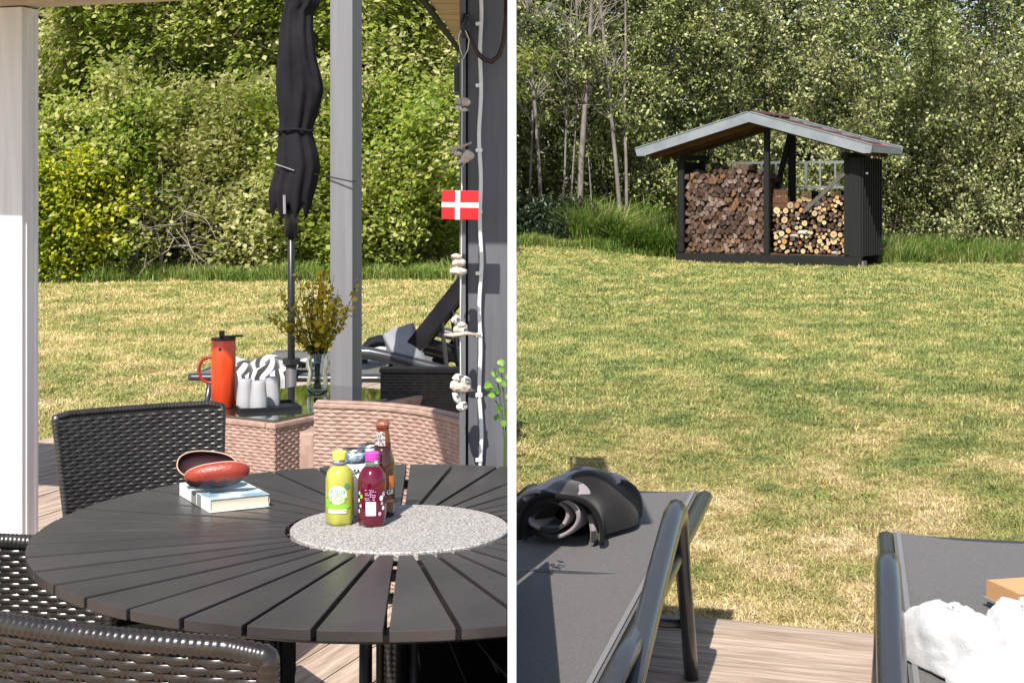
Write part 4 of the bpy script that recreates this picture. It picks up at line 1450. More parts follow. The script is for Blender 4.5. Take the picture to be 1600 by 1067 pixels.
# ------------------------------------------------------------------ loungers
def lounger(name, label, loc, rz, W=0.64, L=2.2, back=0.0, zb=0.38, group=None, armr=0.034, split=0.95):
    """foot end at local y = 0, head end at local y = -L; axis +Y"""
    t = thing(name, label, 'sun lounger', loc, rz, group)
    hinge = -1.12
    ca, sa = math.cos(back), math.sin(back)

    def P(x, s, n=0.0):            # s = distance from the foot end, following the raised back
        if -s >= hinge:
            return Vector((x, -s, zb + n))
        d = -s - hinge
        return Vector((x, hinge + d * ca - n * sa * -1 * 0, zb - d * sa + n))
    ss = [0, 0.02, 0.5, 0.95, 1.12, 1.14, 1.4, 1.7, L]
    bed = MB()
    prof = []
    segs = 40
    bed.grid(lambda u, v: P((u - 0.5) * (W - 0.10), v * L, 0.010 - 0.012 * math.sin(PI * u)), 8, segs)
    bed.grid(lambda u, v: P((u - 0.5) * (W - 0.10), v * L, 0.006 - 0.012 * math.sin(PI * u)), 8, segs)
    bed.build('bed_fabric', M['textile'], t, smooth=True)
    for x in (-1, 1):
        r = MB().tube([P(x * (W / 2 - 0.030), s, -0.008) for s in ss], 0.021, 8, flat=1.3)
        r.build('side_rail', M['grey_metal'], t, smooth=True)
        pz = MB()
        pz.grid(lambda u, v: P(x * (W / 2 - 0.058 - 0.012 * u), v * L, 0.014), 1, 24)
        pz.build('fabric_seam', M['piping'], t)
    for s in (0.01, L - 0.01, 1.12):
        MB().tube([P(-(W / 2 - 0.02), s, -0.012), P(W / 2 - 0.02, s, -0.012)], 0.016, 8).build('cross_bar', M['grey_metal'], t, smooth=True)
    for x in (-1, 1):
        xx = x * (W / 2 - 0.015)
        zt_ = zb + 0.137
        pts = [(xx + x * 0.02, -0.74, 0.0), (xx + x * 0.015, -0.79, 0.16), (xx + x * 0.008, -0.83, 0.30), (xx, -0.865, zt_ - 0.05), (xx, -0.90, zt_ - 0.014), (xx, -0.95, zt_), (xx, -1.01, zt_ - 0.004), (xx, -1.10, zt_ - 0.022),
               (xx, -1.35, zb + 0.055), (xx, -1.65, zb - 0.025), (xx, -1.92, zb - 0.12), (xx, -2.06, 0.0)]
        if back > 0.1:
            pts = [(q[0] + x * 0.04, q[1], q[2]) for q in pts]
        MB().tube(pts, [armr * 0.72] * 3 + [armr * 0.88, armr * 0.96] + [armr] * 5 + [armr * 0.8] * 2, 12, flat=0.85).build('armrest', M['grey_metal'], t, smooth=True)
        if back > 0.1:
            MB().tube([(x * (W / 2 - 0.03), -0.12, zb - 0.02), (x * (W / 2 - 0.02), -0.06, 0.0)], 0.017, 8).build('leg', M['grey_metal'], t, smooth=True)
        MB().tube([(xx, -0.79, 0.17), (x * (W / 2 - 0.05), -0.79, 0.17)], 0.012, 6).build('pivot', M['black_metal'], t)
    MB().tube([(-(W / 2), -0.79, 0.17), (W / 2, -0.79, 0.17)], 0.014, 8).build('cross_bar', M['grey_metal'], t, smooth=True)
    if back > 0.1:
        for x in (-1, 1):
            MB().beam(P(x * (W / 2 - 0.012), 1.10, 0.0), P(x * (W / 2 - 0.012), L + 0.02, 0.0), 0.026, 0.085).build('back_frame', M['canvas'], t, bevel=0.006)
        MB().tube([P(-(W / 2 - 0.05), 1.55, -0.02), (-(W / 2 - 0.05), -1.45, 0.06)], 0.012, 6).build('back_support', M['grey_metal'], t)
        MB().tube([P(W / 2 - 0.05, 1.55, -0.02), (W / 2 - 0.05, -1.45, 0.06)], 0.012, 6).build('back_support', M['grey_metal'], t)
    return t


AX = math.atan2(0.975, 0.22) - PI / 2
# rail corners measured on the picture
ax = Vector((-math.sin(AX), math.cos(AX), 0))
sx_ = Vector((math.cos(AX), math.sin(AX), 0))
c = Vector((0.667, 5.05, 0)) - sx_ * 0.32
l1 = lounger('sun_lounger', 'dark grey sun lounger with the rolled dark towel, nearer the white divider post', (c.x, c.y, 0), AX, group='dark sun loungers on the deck')
c = Vector((1.062, 4.46, 0)) + sx_ * 0.32
l2 = lounger('sun_lounger', 'dark grey sun lounger under the white towels beside the lawn', (c.x, c.y, 0), AX, group='dark sun loungers on the deck', armr=0.036)
clip_tree(l1, 1, 0.0075)

# background pair
g1 = lounger('sun_lounger', 'dark lounger with raised back and a striped towel on its foot end', (-1.74, 8.6, 0), math.radians(86), back=math.radians(53), W=0.62, L=1.80, group='dark loungers on the far terrace')
g2 = lounger('sun_lounger', 'dark lounger with raised back farthest out on the terrace, beyond the striped towel', (-1.50, 9.25, 0), math.radians(84), back=math.radians(45), W=0.62, L=1.80, group='dark loungers on the far terrace')
clip_tree(g1, -1, -0.03)
clip_tree(g2, -1, -0.32)


def cushion(name, label, loc, R, w, h, th, mat, cat='cushion'):
    def fn(sgn):
        def f(u, v):
            x, y = 2 * u - 1, 2 * v - 1
            e = (max(0, 1 - x ** 4) * max(0, 1 - y ** 4)) ** 0.5
            pull = 1 - 0.06 * (abs(x) * abs(y))
            return Vector((x * w / 2 * pull, y * h / 2 * pull, sgn * th / 2 * e + 0.004 * math.sin(7 * x + 3 * y)))
        return f
    mb = MB().grid(fn(1), 18, 18).grid(fn(-1), 18, 18)
    o = mb.build(name, mat, smooth=True)
    o.matrix_basis = Matrix.Translation(loc) @ R
    return tag(o, label, cat)


cushion('cushion', 'grey scatter cushion leaning on the raised lounger back', at(632, 545, 8.25), Matrix.Rotation(math.radians(-20), 4, 'Y') @ Matrix.Rotation(math.radians(68), 4, 'X'), 0.19, 0.26, 0.10, M['cushion'])
cushion('cushion', 'pale grey cushion lying on the far lounger behind the grey post', at(585, 560, 9.4) + Vector((0, 0, 0.02)), Matrix.Rotation(0.2, 4, 'Z'), 0.24, 0.3, 0.12, M['towel_w'])

# dark wicker club chair
club = thing('club_chair', 'dark brown wicker club chair behind the pinkish tub chair', 'chair', (-0.37, 6.75, 0))
Sc = lambda s, t_, n: Vector((s - 0.20, -0.14 - n, 0.04 + t_))
MB().box((0.06, -0.10, 0.31), (0.515, 0.07, 0.58)).build('backrest', M['core'], club)
weave('backrest_weave', lambda s, t_, n: Vector((s - 0.20, -0.137 - n, 0.02 + t_)), 0.515, 0.57, 0.021, 0.0125, M['club'], club)
MB().box((0.06, -0.10, 0.606), (0.53, 0.09, 0.02)).build('backrest_rim', M['club'], club, bevel=0.005)
MB().box((0.06, 0.16, 0.19), (0.48, 0.44, 0.34)).build('seat', M['club'], club, bevel=0.01)
MB().box((-0.17, 0.16, 0.28), (0.055, 0.44, 0.50)).build('armrest', M['club'], club, bevel=0.006)
clip_tree(club, -1, -0.03)


# striped towel over the far lounger foot
def stripes_mat(name, c1, c2, scale, axis='X'):
    m, nt, b = new_mat(name)
    N, L = nt.nodes, nt.links
    uv = N.new('ShaderNodeUVMap')
    w_ = N.new('ShaderNodeTexWave')
    w_.inputs['Scale'].default_value = scale
    w_.inputs['Distortion'].default_value = 0.0
    w_.bands_direction = axis
    L.new(uv.outputs[0], w_.inputs[0])
    cr = N.new('ShaderNodeValToRGB')
    cr.color_ramp.interpolation = 'CONSTANT'
    cr.color_ramp.elements[0].color = (*c1, 1)
    cr.color_ramp.elements[1].position = 0.5
    cr.color_ramp.elements[1].color = (*c2, 1)
    L.new(w_.outputs[0], cr.inputs[0])
    L.new(cr.outputs[0], b.inputs['Base Color'])
    b.inputs['Roughness'].default_value = 0.95
    b.inputs['Sheen Weight'].default_value = 0.3
    return m


def cloth_obj(name, fn, nu, nv, mat, parent=None, th=0.006):
    me = bpy.data.meshes.new(name)
    vs, fs, uvs = [], [], []
    for j in range(nv + 1):
        for i in range(nu + 1):
            vs.append(tuple(fn(i / nu, j / nv)))
            uvs.append((i / nu, j / nv))
    for j in range(nv):
        for i in range(nu):
            a = j * (nu + 1) + i
            fs.append((a, a + 1, a + nu + 2, a + nu + 1))
    me.from_pydata(vs, [], fs)
    ul = me.uv_layers.new(name='UVMap')
    for lp_ in me.loops:
        ul.data[lp_.index].uv = uvs[lp_.vertex_index]
    me.polygons.foreach_set('use_smooth', [True] * len(me.polygons))
    me.materials.append(mat)
    o = bpy.data.objects.new(name, me)
    C.objects.link(o)
    o.parent = parent
    md = o.modifiers.new('thickness', 'SOLIDIFY')
    md.thickness = th
    return o


M['stripe'] = stripes_mat('striped_towel', (0.03, 0.028, 0.03), (0.55, 0.53, 0.53), 2.3)
M['stripe2'] = stripes_mat('striped_dark_towel', (0.016, 0.014, 0.016), (0.25, 0.21, 0.225), 1.6)


def towel_bg(u, v):
    # hangs over the near rail, heaped on the bed
    x = -1.53 + 0.33 * u
    if v < 0.35:
        f_ = v / 0.35
        return Vector((x + 0.012 * math.sin(9 * u), 8.17 - 0.02 * f_ + 0.012 * math.sin(22 * u), 0.14 + 0.27 * f_))
    f_ = (v - 0.35) / 0.65
    z = 0.415 + 0.055 * math.sin(PI * f_) * (0.6 + 0.4 * math.sin(11 * u + 4 * f_)) + 0.02 * math.sin(17 * u - 9 * f_)
    return Vector((x + 0.12 * f_ * u + 0.02 * math.sin(10 * f_), 8.17 + 0.42 * f_, z))


tw = cloth_obj('striped_towel', towel_bg, 40, 40, M['stripe'])
tag(tw, 'black and white striped towel thrown over the foot of the far lounger', 'towel')


# rolled dark towel on the near lounger
def coil(name, label, c, axis, L, R, turns, mat, th, seed, sq=0.8, uvr=(0, 1)):
    axis = Vector(axis).normalized()
    up = Vector((0, 0, 1))
    side = axis.cross(up).normalized()
    up = side.cross(axis)

    def fn(u, v):
        a = turns * 2 * PI * u + 2.2
        r = R * (0.22 + 0.78 * u ** 0.8)
        r *= 1 + 0.07 * math.sin(2.3 * a + seed) + 0.06 * mnoise.noise(Vector((a, v * 3, seed)))
        l = (v - 0.5) * L * (1 + 0.10 * math.sin(a * 1.3 + seed))
        wob = 0.016 * mnoise.noise(Vector((v * 4, u * 9, seed * 2)))
        z = max(-R * sq * 0.95, math.sin(a) * r * sq + wob)
        return Vector(c) + side * (math.cos(a) * r + wob) + up * z + axis * l
    return cloth_obj(name, fn, 150, 26, mat, th=th)


tA = thing('rolled_towel', 'dark towel with pale bands rolled up across the lounger next to the white divider post', 'towel', (0, 0, 0))
c0 = at(838, 818, 4.42)
o = coil('roll', '', (c0.x + 0.09, 4.46, 0.385 + 0.080), (0.42, 1.0, 0.0), 0.34, 0.102, 2.3, M['stripe2'], 0.010, 3.1, sq=0.80)
o.parent = tA
tgt = thing('crumpled_towel', 'dark crumpled towel heaped against the rolled one on the lounger', 'towel', (0, 0, 0))


def heap(cx, cy, cz, rx, ry, rz_, seed, a0=0.0, k=1.0):
    def fn(u, v):
        a = 2 * PI * u
        b = PI / 2 * v
        n = mnoise.fractal(Vector((math.cos(a) * 1.6, math.sin(a) * 1.6, v * 2.5 + seed)), 1.0, 2.0, 4)
        fold = 1 + (0.22 * n + 0.07 * math.sin(5 * a + 6 * v + seed)) * k
        x, y = rx * math.cos(a) * math.cos(b) ** 0.55 * fold, ry * math.sin(a) * math.cos(b) ** 0.55 * fold
        return Vector((cx + x * math.cos(a0) - y * math.sin(a0), cy + x * math.sin(a0) + y * math.cos(a0), cz + rz_ * math.sin(b) * (1 + 0.25 * n * k)))
    return fn


def folds(u, v, c0, seed):
    """a bent thick cloth tongue: loops over, with lengthwise folds"""
    a = PI * (0.02 + 0.98 * u)
    R_ = 0.115 * (1 + 0.12 * math.sin(3 * v * PI + seed)) + 0.01 * math.sin(9 * u + 7 * v)
    return Vector((c0[0] + 0.30 * (v - 0.5) * 0.55 - math.cos(a) * R_ * 0.95, c0[1] + (v - 0.5) * 0.36 + 0.02 * math.sin(4 * u + seed), c0[2] + math.sin(a) * R_ * 1.25))


for i, (dx, dy, s_) in enumerate(((0.195, 4.50, 0.4), (0.215, 4.46, 2.1))):
    o = cloth_obj('towel_fold', lambda u, v: folds(u, v, (dx, dy, 0.392), s_), 60, 30, M['stripe2'] if i == 0 else M['towel_d'], th=0.014)
    o.parent = tgt
o = cloth_obj('towel_heap', heap(0.195, 4.55, 0.392, 0.12, 0.15, 0.10, 4.2), 90, 30, M['towel_d'], tgt, th=0.006)
for tt in (tA, tgt):
    bpy.context.view_layer.update()
    dg = bpy.context.evaluated_depsgraph_get()
    for o in list(tt.children):
        me = bpy.data.meshes.new_from_object(o.evaluated_get(dg))
        o.modifiers.clear()
        o.data = me
clip_tree(tA, 1, 0.0085)
clip_tree(tgt, 1, 0.0085)

# white towels and a paperback on the right lounger
wt = thing('white_towel', 'fluffy white towel bundled on the right hand lounger', 'towel')
for (tx, ty, rx, ry, rz_, sd, ang) in ((0.925, 3.20, 0.085, 0.15, 0.115, 1.0, 0.35), (1.075, 3.22, 0.085, 0.15, 0.118, 5.0, -0.3), (1.02, 3.02, 0.16, 0.10, 0.085, 9.0, 0.1), (1.20, 3.15, 0.09, 0.13, 0.10, 13.0, 0.2)):
    cloth_obj('towel_lobe', heap(tx, ty, 0.392, rx, ry, rz_, sd, ang, 0.5), 90, 36, M['towel_w'], wt, th=0.004)
q = at(1590, 920, 3.62)
ob = thing('paperback_book', 'orange brown book lying on the lounger behind the white towels', 'book', (q.x + 0.06, 3.64, 0.405), 0.25)
MB().box((0, 0, 0.020), (0.19, 0.13, 0.036)).build('pages', M['paper'], ob)
MB().box((0, 0, 0.0395), (0.20, 0.135, 0.003)).build('front_cover', M['book_orange'], ob)
MB().box((0, 0, 0.0), (0.20, 0.135, 0.003)).build('back_cover', M['book_orange'], ob)
MB().box((-0.1, 0, 0.020), (0.003, 0.135, 0.042)).build('spine', M['book_orange'], ob)
mb = MB().box((0, 0, -0.004), (0.21, 0.16, 0.006))
mb.build('bookmark_card', M['grey_card'], ob)

# ================================================================== ON THE DARK WALL
YW = WY - 0.006
cable = thing('wall_cable', 'white cable clipped vertically down the dark wall', 'cable')
pts = []
for i in range(41):
    py = -20 + 760 * i / 40
    pts.append(at(750.5 + 1.3 * math.sin(i * 0.9) + 0.8 * math.sin(i * 0.37), py, YW))
MB().tube(pts, 0.0052, 8).build('lead', M['pipe'], cable, smooth=True)
for py in (38, 134, 235, 331, 427, 523, 617, 718):
    q = at(748.5, py, YW)
    MB().box((q.x, YW - 0.001, q.z), (0.017, 0.013, 0.009)).build('clip', M['white'], cable, bevel=0.001)

hook = thing('wall_hook', 'black iron hook at the top of the dark corner board', 'hook')
q = at(726, 40, YW - 0.01)
MB().tube([(q.x + 0.004, YW + 0.004, q.z + 0.02), (q.x + 0.002, YW - 0.03, q.z + 0.022), (q.x - 0.006, YW - 0.04, q.z + 0.0), (q.x - 0.002, YW - 0.036, q.z - 0.022), (q.x + 0.010, YW - 0.03, q.z - 0.030)], 0.006, 8).build('iron', M['black_metal'], hook, smooth=True)
MB().box((q.x + 0.004, YW - 0.001, q.z + 0.0), (0.022, 0.010, 0.06)).build('plate', M['black_metal'], hook, bevel=0.002)
strap = thing('leather_strap', 'dark brown strap looping from the hook across the dark wall', 'strap')
sp_ = [at(728, 50, 3.80), at(735, 62, 3.79), at(745, 82, 3.79), (0, 0, 0), at(768, 97, 3.79), at(780, 88, 3.79), at(787, 66, 3.79), at(791, 30, 3.80), at(792, -12, 3.81)]
sp_[3] = at(756, 93, 3.79)
MB().tube(sp_, 0.0065, 8).build('loop', M['strap'], strap, smooth=True)
lampb = thing('wall_box', 'small dark grey box fixed to the outer edge of the dark corner board', 'fitting')
q1 = at(715.0, 124, 3.88)
MB().box((q1.x - 0.002, 3.89, q1.z), (0.014, 0.05, 0.078)).build('case', M['wall_corner'], lampb, bevel=0.002)
MB().box((q1.x - 0.0015, 3.863, q1.z), (0.010, 0.004, 0.06)).build('face', M['black_plastic'], lampb)

YM = 3.74


def rock(name, px, py, rw, rh, seed, mat, parent, tilt=0.0, d=0.9):
    rng = random.Random(seed)
    bm = bmesh.new()
    bmesh.ops.create_icosphere(bm, subdivisions=3, radius=1.0)
    o3 = Vector((rng.uniform(0, 9), rng.uniform(0, 9), 0))
    for v in bm.verts:
        n = mnoise.fractal(v.co * 1.3 + o3, 1.0, 2.0, 3)
        v.co *= 1 + 0.22 * n
        v.co = Vector((v.co.x * rw, v.co.y * (rw + rh) / 2 * d, v.co.z * rh))
    me = bpy.data.meshes.new(name)
    bm.to_mesh(me)
    bm.free()
    me.polygons.foreach_set('use_smooth', [True] * len(me.polygons))
    me.materials.append(mat)
    o = bpy.data.objects.new(name, me)
    C.objects.link(o)
    o.parent = parent
    q = at(px, py, YM)
    o.location = q
    o.rotation_euler = (0, tilt, rng.uniform(-0.3, 0.3))
    return o


mob = thing('stone_mobile', 'string of pale stones and driftwood hanging from the hook on the dark wall', 'hanging decoration')
kpx = YM / 2386
MB().tube([at(727, 48, YM), at(733, 62, YM), at(731, 78, YM), at(724, 92, YM), at(719, 78, YM), at(716, 60, YM), at(720, 48, YM)], 0.0013, 5).build('wire_loop', M['string'], mob)
MB().tube([at(722, 92, YM), at(722, 160, YM), at(721.5, 240, YM), at(721, 400, YM), at(719, 500, YM), at(720, 600, YM)], 0.0014, 5).build('string', M['string'], mob)
for (px, py, a, b, sd, mm, tl) in ((718, 159, 7, 6, 1, 'stone', 0.2), (727, 160, 8, 7, 2, 'stone', -0.1), (722, 170, 12, 4.5, 3, 'coral', 0.1),
                                   (714, 237, 10, 7, 4, 'coral', 0.3), (731, 243, 10, 8, 5, 'stone', 0), (725, 251, 9, 4.5, 6, 'stone', -0.2), (720, 257, 5, 5, 7, 'coral', 0),
                                   (713, 401, 9, 4.5, 8, 'stone', 0.1), (717, 411, 11, 6.5, 9, 'stone', -0.1), (716, 424, 14, 6.5, 10, 'stone', 0.1),
                                   (712, 500, 7, 7, 11, 'coral', 0), (722, 508, 8, 5, 12, 'stone', 0.3), (714, 515, 6, 6, 13, 'stone', 0), (724, 516, 8, 6, 14, 'coral', 0.2),
                                   (716, 590, 9, 6, 15, 'coral', 0), (727, 594, 8, 6, 16, 'coral', 0), (711, 602, 8, 9, 17, 'stone', 0), (723, 606, 12, 9, 18, 'stone', 0.2),
                                   (714, 622, 6, 10, 19, 'coral', -0.5), (722, 635, 9, 8, 20, 'coral', -0.3)):
    rock('stone', px, py, a * kpx, b * kpx, sd, M[mm], mob, tl)
MB().tube([at(694, 238, YM - .02), at(706, 233, YM - .02), at(722, 229, YM - .02), at(737, 223, YM - .02)], [0.002, 0.0042, 0.004, 0.0025], 7).build('driftwood', M['drift'], mob, smooth=True)
MB().tube([at(694, 523, YM - .01), at(708, 524, YM - .01), at(730, 521, YM - .01), at(752, 524, YM - .01)], [0.003, 0.0062, 0.005, 0.003], 7).build('driftwood', M['drift'], mob, smooth=True)

flag = thing('danish_flag_plate', 'small red plate with a white cross hung on the string of stones', 'flag', at(719, 320.5, YM - 0.03), 0)
fw, fh = 57 * kpx, 45 * kpx
MB().box((0, 0, 0), (fw, 0.006, fh)).build('plate', M['flag_red'], flag, bevel=0.001)
MB().box((0, -0.0035, 0), (fw, 0.0025, fh * 0.17)).build('cross_bar', M['flag_white'], flag)
MB().box((-0.09 * fw / 2 * 1.5, -0.00365, 0), (fw * 0.13, 0.0027, fh)).build('cross_upright', M['flag_white'], flag)
MB().tube([(0.004, 0.004, fh / 2 + 0.012), (0.002, 0.010, 0), (0.004, 0.02, fh * 0.2)], 0.0012, 5).build('hanger', M['string'], flag)
flag.rotation_euler.y = 0.02

# pot plant whose leaves reach into view
pl_ = thing('pot_plant', 'bright green leafy pot plant in front of the dark wall by the white divider post', 'plant', (-0.085, 3.66, 0))
MB().lathe([(0.0, 0), (0.05, 0.0), (0.068, 0.13), (0.072, 0.14), (0.066, 0.14), (0.06, 0.12), (0.0, 0.12)], 28, cap=False).build('pot', M['terracotta'], pl_)
rng = random.Random(11)
lv = MB()
stm = MB()
stems_px = [[(786, 760), (788, 690), (784, 640), (778, 600), (772, 575)], [(789, 760), (791, 690), (789, 640), (786, 610), (783, 580)], [(788, 740), (790, 670), (782, 640), (774, 625)]]
base_w = Vector((-0.085, 3.66, 0))
for sp in stems_px:
    pts = [Vector((0.02, 0, 0.12))] + [at(x, y, 3.64) - base_w for (x, y) in sp]
    stm.tube(pts, 0.0016, 5)
leaf_px = [(768, 598, -2.6, 15), (776, 588, 2.4, 12), (786, 572, 1.9, 13), (790, 592, 0.9, 12), (782, 606, -2.2, 14), (790, 616, -0.6, 13), (774, 618, 3.0, 13), (782, 632, -1.9, 15), (789, 640, -1.2, 14),
           (777, 646, -1.7, 15), (786, 655, -1.4, 13), (771, 604, 3.3, 14), (779, 570, 1.4, 9), (791, 625, -0.4, 12), (785, 596, 2.7, 13), (790, 604, 2.2, 13), (788, 580, 2.6, 11)]
for (px, py, a, l) in leaf_px:
    q = at(px, py, 3.64 + rng.uniform(-0.02, 0.02)) - base_w
    l_ = l * 3.64 / 2386
    d = Vector((math.cos(a), rng.uniform(-0.4, 0.4), math.sin(a))).normalized()
    nn = Vector((rng.uniform(-0.3, 0.3), -1, rng.uniform(0.2, 0.7)))
    nn = (nn - d * nn.dot(d)).normalized()
    s_ = nn.cross(d)

    def lf(u, v, q=q, d=d, s_=s_, nn=nn, l_=l_):
        x = v
        wd = math.sin(PI * min(1, x ** 0.8)) * 0.34 * (1 + 0.10 * (int(v * 12) % 2))
        y = (u - 0.5) * 2 * wd
        return q + d * (x * l_) + s_ * (y * l_) + nn * (-(abs(u - 0.5) * -0.18) * l_ * 1.0 - x * x * 0.2 * l_)
    one = MB().grid(lf, 4, 12)
    one.build('leaf', M['pot_leaf'], pl_, smooth=True)
stm.build('stem', M['stem'], pl_)
clip_tree(pl_, -1, -0.0085)

# ================================================================== WOODSHED
SA = Vector((4.40, 27.5, 0))
ST = Vector((0.866, -0.5, 0))
SD = Vector((0.5, 0.866, 0))
RZS = math.atan2(ST.y, ST.x)
ZS = 0.085
shed = thing('woodshed', 'small open woodshed with black posts, pale grey barge boards and a reddish tiled roof', 'shed', (SA.x, SA.y, ZS), RZS)
# local: x along the front (t), y into depth, z up from the ground
DP = 1.10


def sb(name, c, d, mat, parent=None, bevel=0.0, mat3=None):
    return MB().box(c, d, mat=mat3).build(name, M[mat], parent or shed, bevel=bevel)


def sbeam(name, a, b, w_, h_, mat, parent=None):
    return MB().beam(a, b, w_, h_).build(name, M[mat], parent or shed)


sb('floor_beam', (0.18, 0.03, 0.10), (3.50, 0.10, 0.13), 'black_wood')
sb('floor_beam', (0.18, DP - 0.03, 0.10), (3.50, 0.10, 0.13), 'black_wood')
sb('sill_board', (0.20, -0.03, 0.015), (3.30, 0.03, 0.10), 'black_wood')
for k in range(10):
    sb('floor_board', (0.18, 0.14 + k * 0.092, 0.178), (3.44, 0.085, 0.022), 'under_roof')
for (x, y) in ((-1.48, 0.06), (0.18, 0.06), (1.66, 0.06), (-1.48, DP - 0.06), (1.66, DP - 0.06)):
    sb('post', (x, y, 1.04 if x != 0.18 else 1.30), (0.095, 0.095, 1.70 if x != 0.18 else 2.26), 'black_wood', bevel=0.004)
sb('post', (0.30, DP - 0.06, 1.30), (0.12, 0.10, 2.26), 'black_wood', bevel=0.004)
sbeam('brace', (0.0, DP - 0.12, 1.25), (0.30, DP - 0.12, 2.40), 0.07, 0.09, 'black_wood')
sbeam('brace', (0.86, 0.02, 0.93), (1.62, 0.02, 1.62), 0.03, 0.07, 'post_dark')
for xx, yy in ((-1.48, 0.06),):
    pass
# wall plates
sb('wall_plate', (-1.48, DP / 2, 1.935), (0.09, DP + 0.3, 0.10), 'black_wood')
sb('wall_plate', (1.66, DP / 2, 1.935), (0.09, DP + 0.3, 0.10), 'black_wood')
# right gable cladding: wide front board and upright boards with gaps
sb('corner_board', (1.82, 0.0, 1.03), (0.21, 0.028, 1.72), 'black_wood')
nbrd = 8
for k in range(nbrd):
    sb('cladding_board', (1.92, 0.05 + (DP + 0.0) / nbrd * (k + 0.5) - 0.03, 1.03), (0.022, DP / nbrd - 0.022, 1.72), 'black_wood')
for k in range(nbrd + 1):
    sb('cladding_batten', (1.945, 0.02 + DP / nbrd * k, 1.03), (0.028, 0.045, 1.72), 'black_wood')
sb('foundation_block', (1.88, 0.12, 0.03), (0.16, 0.20, 0.12), 'trunk_pale')
sb('foundation_block', (-1.48, 0.12, 0.0), (0.16, 0.20, 0.12), 'trunk_pale')
for k in range(nbrd):
    sb('cladding_board', (-1.545, 0.05 + DP / nbrd * (k + 0.5) - 0.03, 1.0), (0.022, DP / nbrd - 0.004, 1.7), 'black_wood')
mb = MB()
bmx = []
mb.lathe([(0.0, 0), (0.022, 0.004), (0.028, 0.02), (0.022, 0.036), (0.0, 0.04)], 12, (1.975, 0.16, 1.60), cap=False)
mb.build('white_knob', M['flag_white'], shed, smooth=True)  # small white knob added for a bright spot on the cladding, no lamp
# roof
ZR, ZE, XE = 2.655, 2.035, 2.20
Y0, Y1 = -0.34, 1.50
slope = math.atan2(ZR - ZE, XE)
for sgn in (-1, 1):
    def RP(x, y, n=0.0, sgn=sgn):
        f_ = x / XE
        return Vector((sgn * (x + math.sin(slope) * n), y, ZR - (ZR - ZE) * f_ + math.cos(slope) * n))
    # boards under the tiles, seen from below
    nb_ = 12
    for k in range(nb_):
        a, b = XE * k / nb_, XE * (k + 0.94) / nb_
        vs = [RP(a, Y0 + 0.03, -0.05), RP(b, Y0 + 0.03, -0.05), RP(b, Y1 - 0.03, -0.05), RP(a, Y1 - 0.03, -0.05)]
        vs += [v + Vector((0, 0, 0.02)) for v in vs]
        MB().add(vs, [(3, 2, 1, 0), (4, 5, 6, 7), (0, 1, 5, 4), (1, 2, 6, 5), (2, 3, 7, 6), (3, 0, 4, 7)]).build('roof_board', M['under_roof'], shed)
    for y in (0.06, DP / 2, DP - 0.06):
        sbeam('rafter', RP(0.03, y, -0.11), RP(XE - 0.08, y, -0.11), 0.05, 0.10, 'under_roof')
    for y in (Y0 - 0.014, Y1 + 0.014):
        v0 = [RP(0, y, 0.06), RP(XE + 0.02, y, 0.06), RP(XE + 0.02, y, -0.075), RP(XE - 0.10, y, -0.110), RP(0, y, -0.110)]
        v0[0].x = v0[4].x = 0.0
        v0[0].z, v0[4].z = ZR + 0.062, ZR - 0.115
        vs = [v + Vector((0, -0.013, 0)) for v in v0] + [v + Vector((0, 0.013, 0)) for v in v0]
        n = 5
        MB().add(vs, [tuple(range(n)), tuple(range(2 * n - 1, n - 1, -1))] + [(i, i + n, (i + 1) % n + n, (i + 1) % n) for i in range(n)]).build('barge_board', M['fascia'], shed)
        # cap strip on the barge board
        sbeam('cap_strip', RP(0.0, y, 0.072), RP(XE + 0.02, y, 0.072), 0.05, 0.016, 'fascia')
    e0, e1 = RP(XE + 0.012, Y0, -0.01), RP(XE + 0.012, Y1, -0.01)
    sbeam('eave_board', e0, e1, 0.02, 0.10, 'fascia')
    # tiles, one mesh shared
    cols, rows = 7, 6
    tw_, tl_ = (Y1 - Y0 - 0.03) / cols, XE / rows
    tm = None
    for r_ in range(rows):
        for c_ in range(cols):
            if tm is None:
                g_ = MB()

                def tf(u, v, tt=0.0):
                    return Vector(((v - 0.5) * tl_ * 1.08, (u - 0.5) * tw_, 0.018 * math.sin(4 * PI * u) + 0.022 * v + tt))
                g_.grid(lambda u, v: tf(u, v, 0.006), 12, 2)
                g_.grid(lambda u, v: tf(1 - u, v, -0.006), 12, 2)
                g_.grid(lambda u, v: tf(u, 1.0, 0.006 - 0.012 * v), 12, 1)
                o = g_.build('roof_tile', M['tile'], shed, smooth=True)
                tm = o.data
            else:
                o = bpy.data.objects.new('roof_tile', tm)
                C.objects.link(o)
                o.parent = shed
            p = RP((r_ + 0.5) * tl_, Y0 + 0.015 + (c_ + 0.5) * tw_, 0.005)
            o.location = p
            o.rotation_euler = (0, slope, 0) if sgn > 0 else (0, -slope, 0)
            if sgn < 0:
                o.scale = (-1, 1, 1)
# ridge tiles
for k in range(6):
    y = Y0 + 0.03 + (Y1 - Y0 - 0.06) * (k + 0.5) / 6
    mb = MB().grid(lambda u, v: Vector((0.10 * math.cos(PI * u), y + (v - 0.5) * 0.30, ZR + 0.035 + 0.06 * math.sin(PI * u) + 0.01 * v)), 8, 1)
    mb.build('ridge_tile', M['tile'], shed, smooth=True)

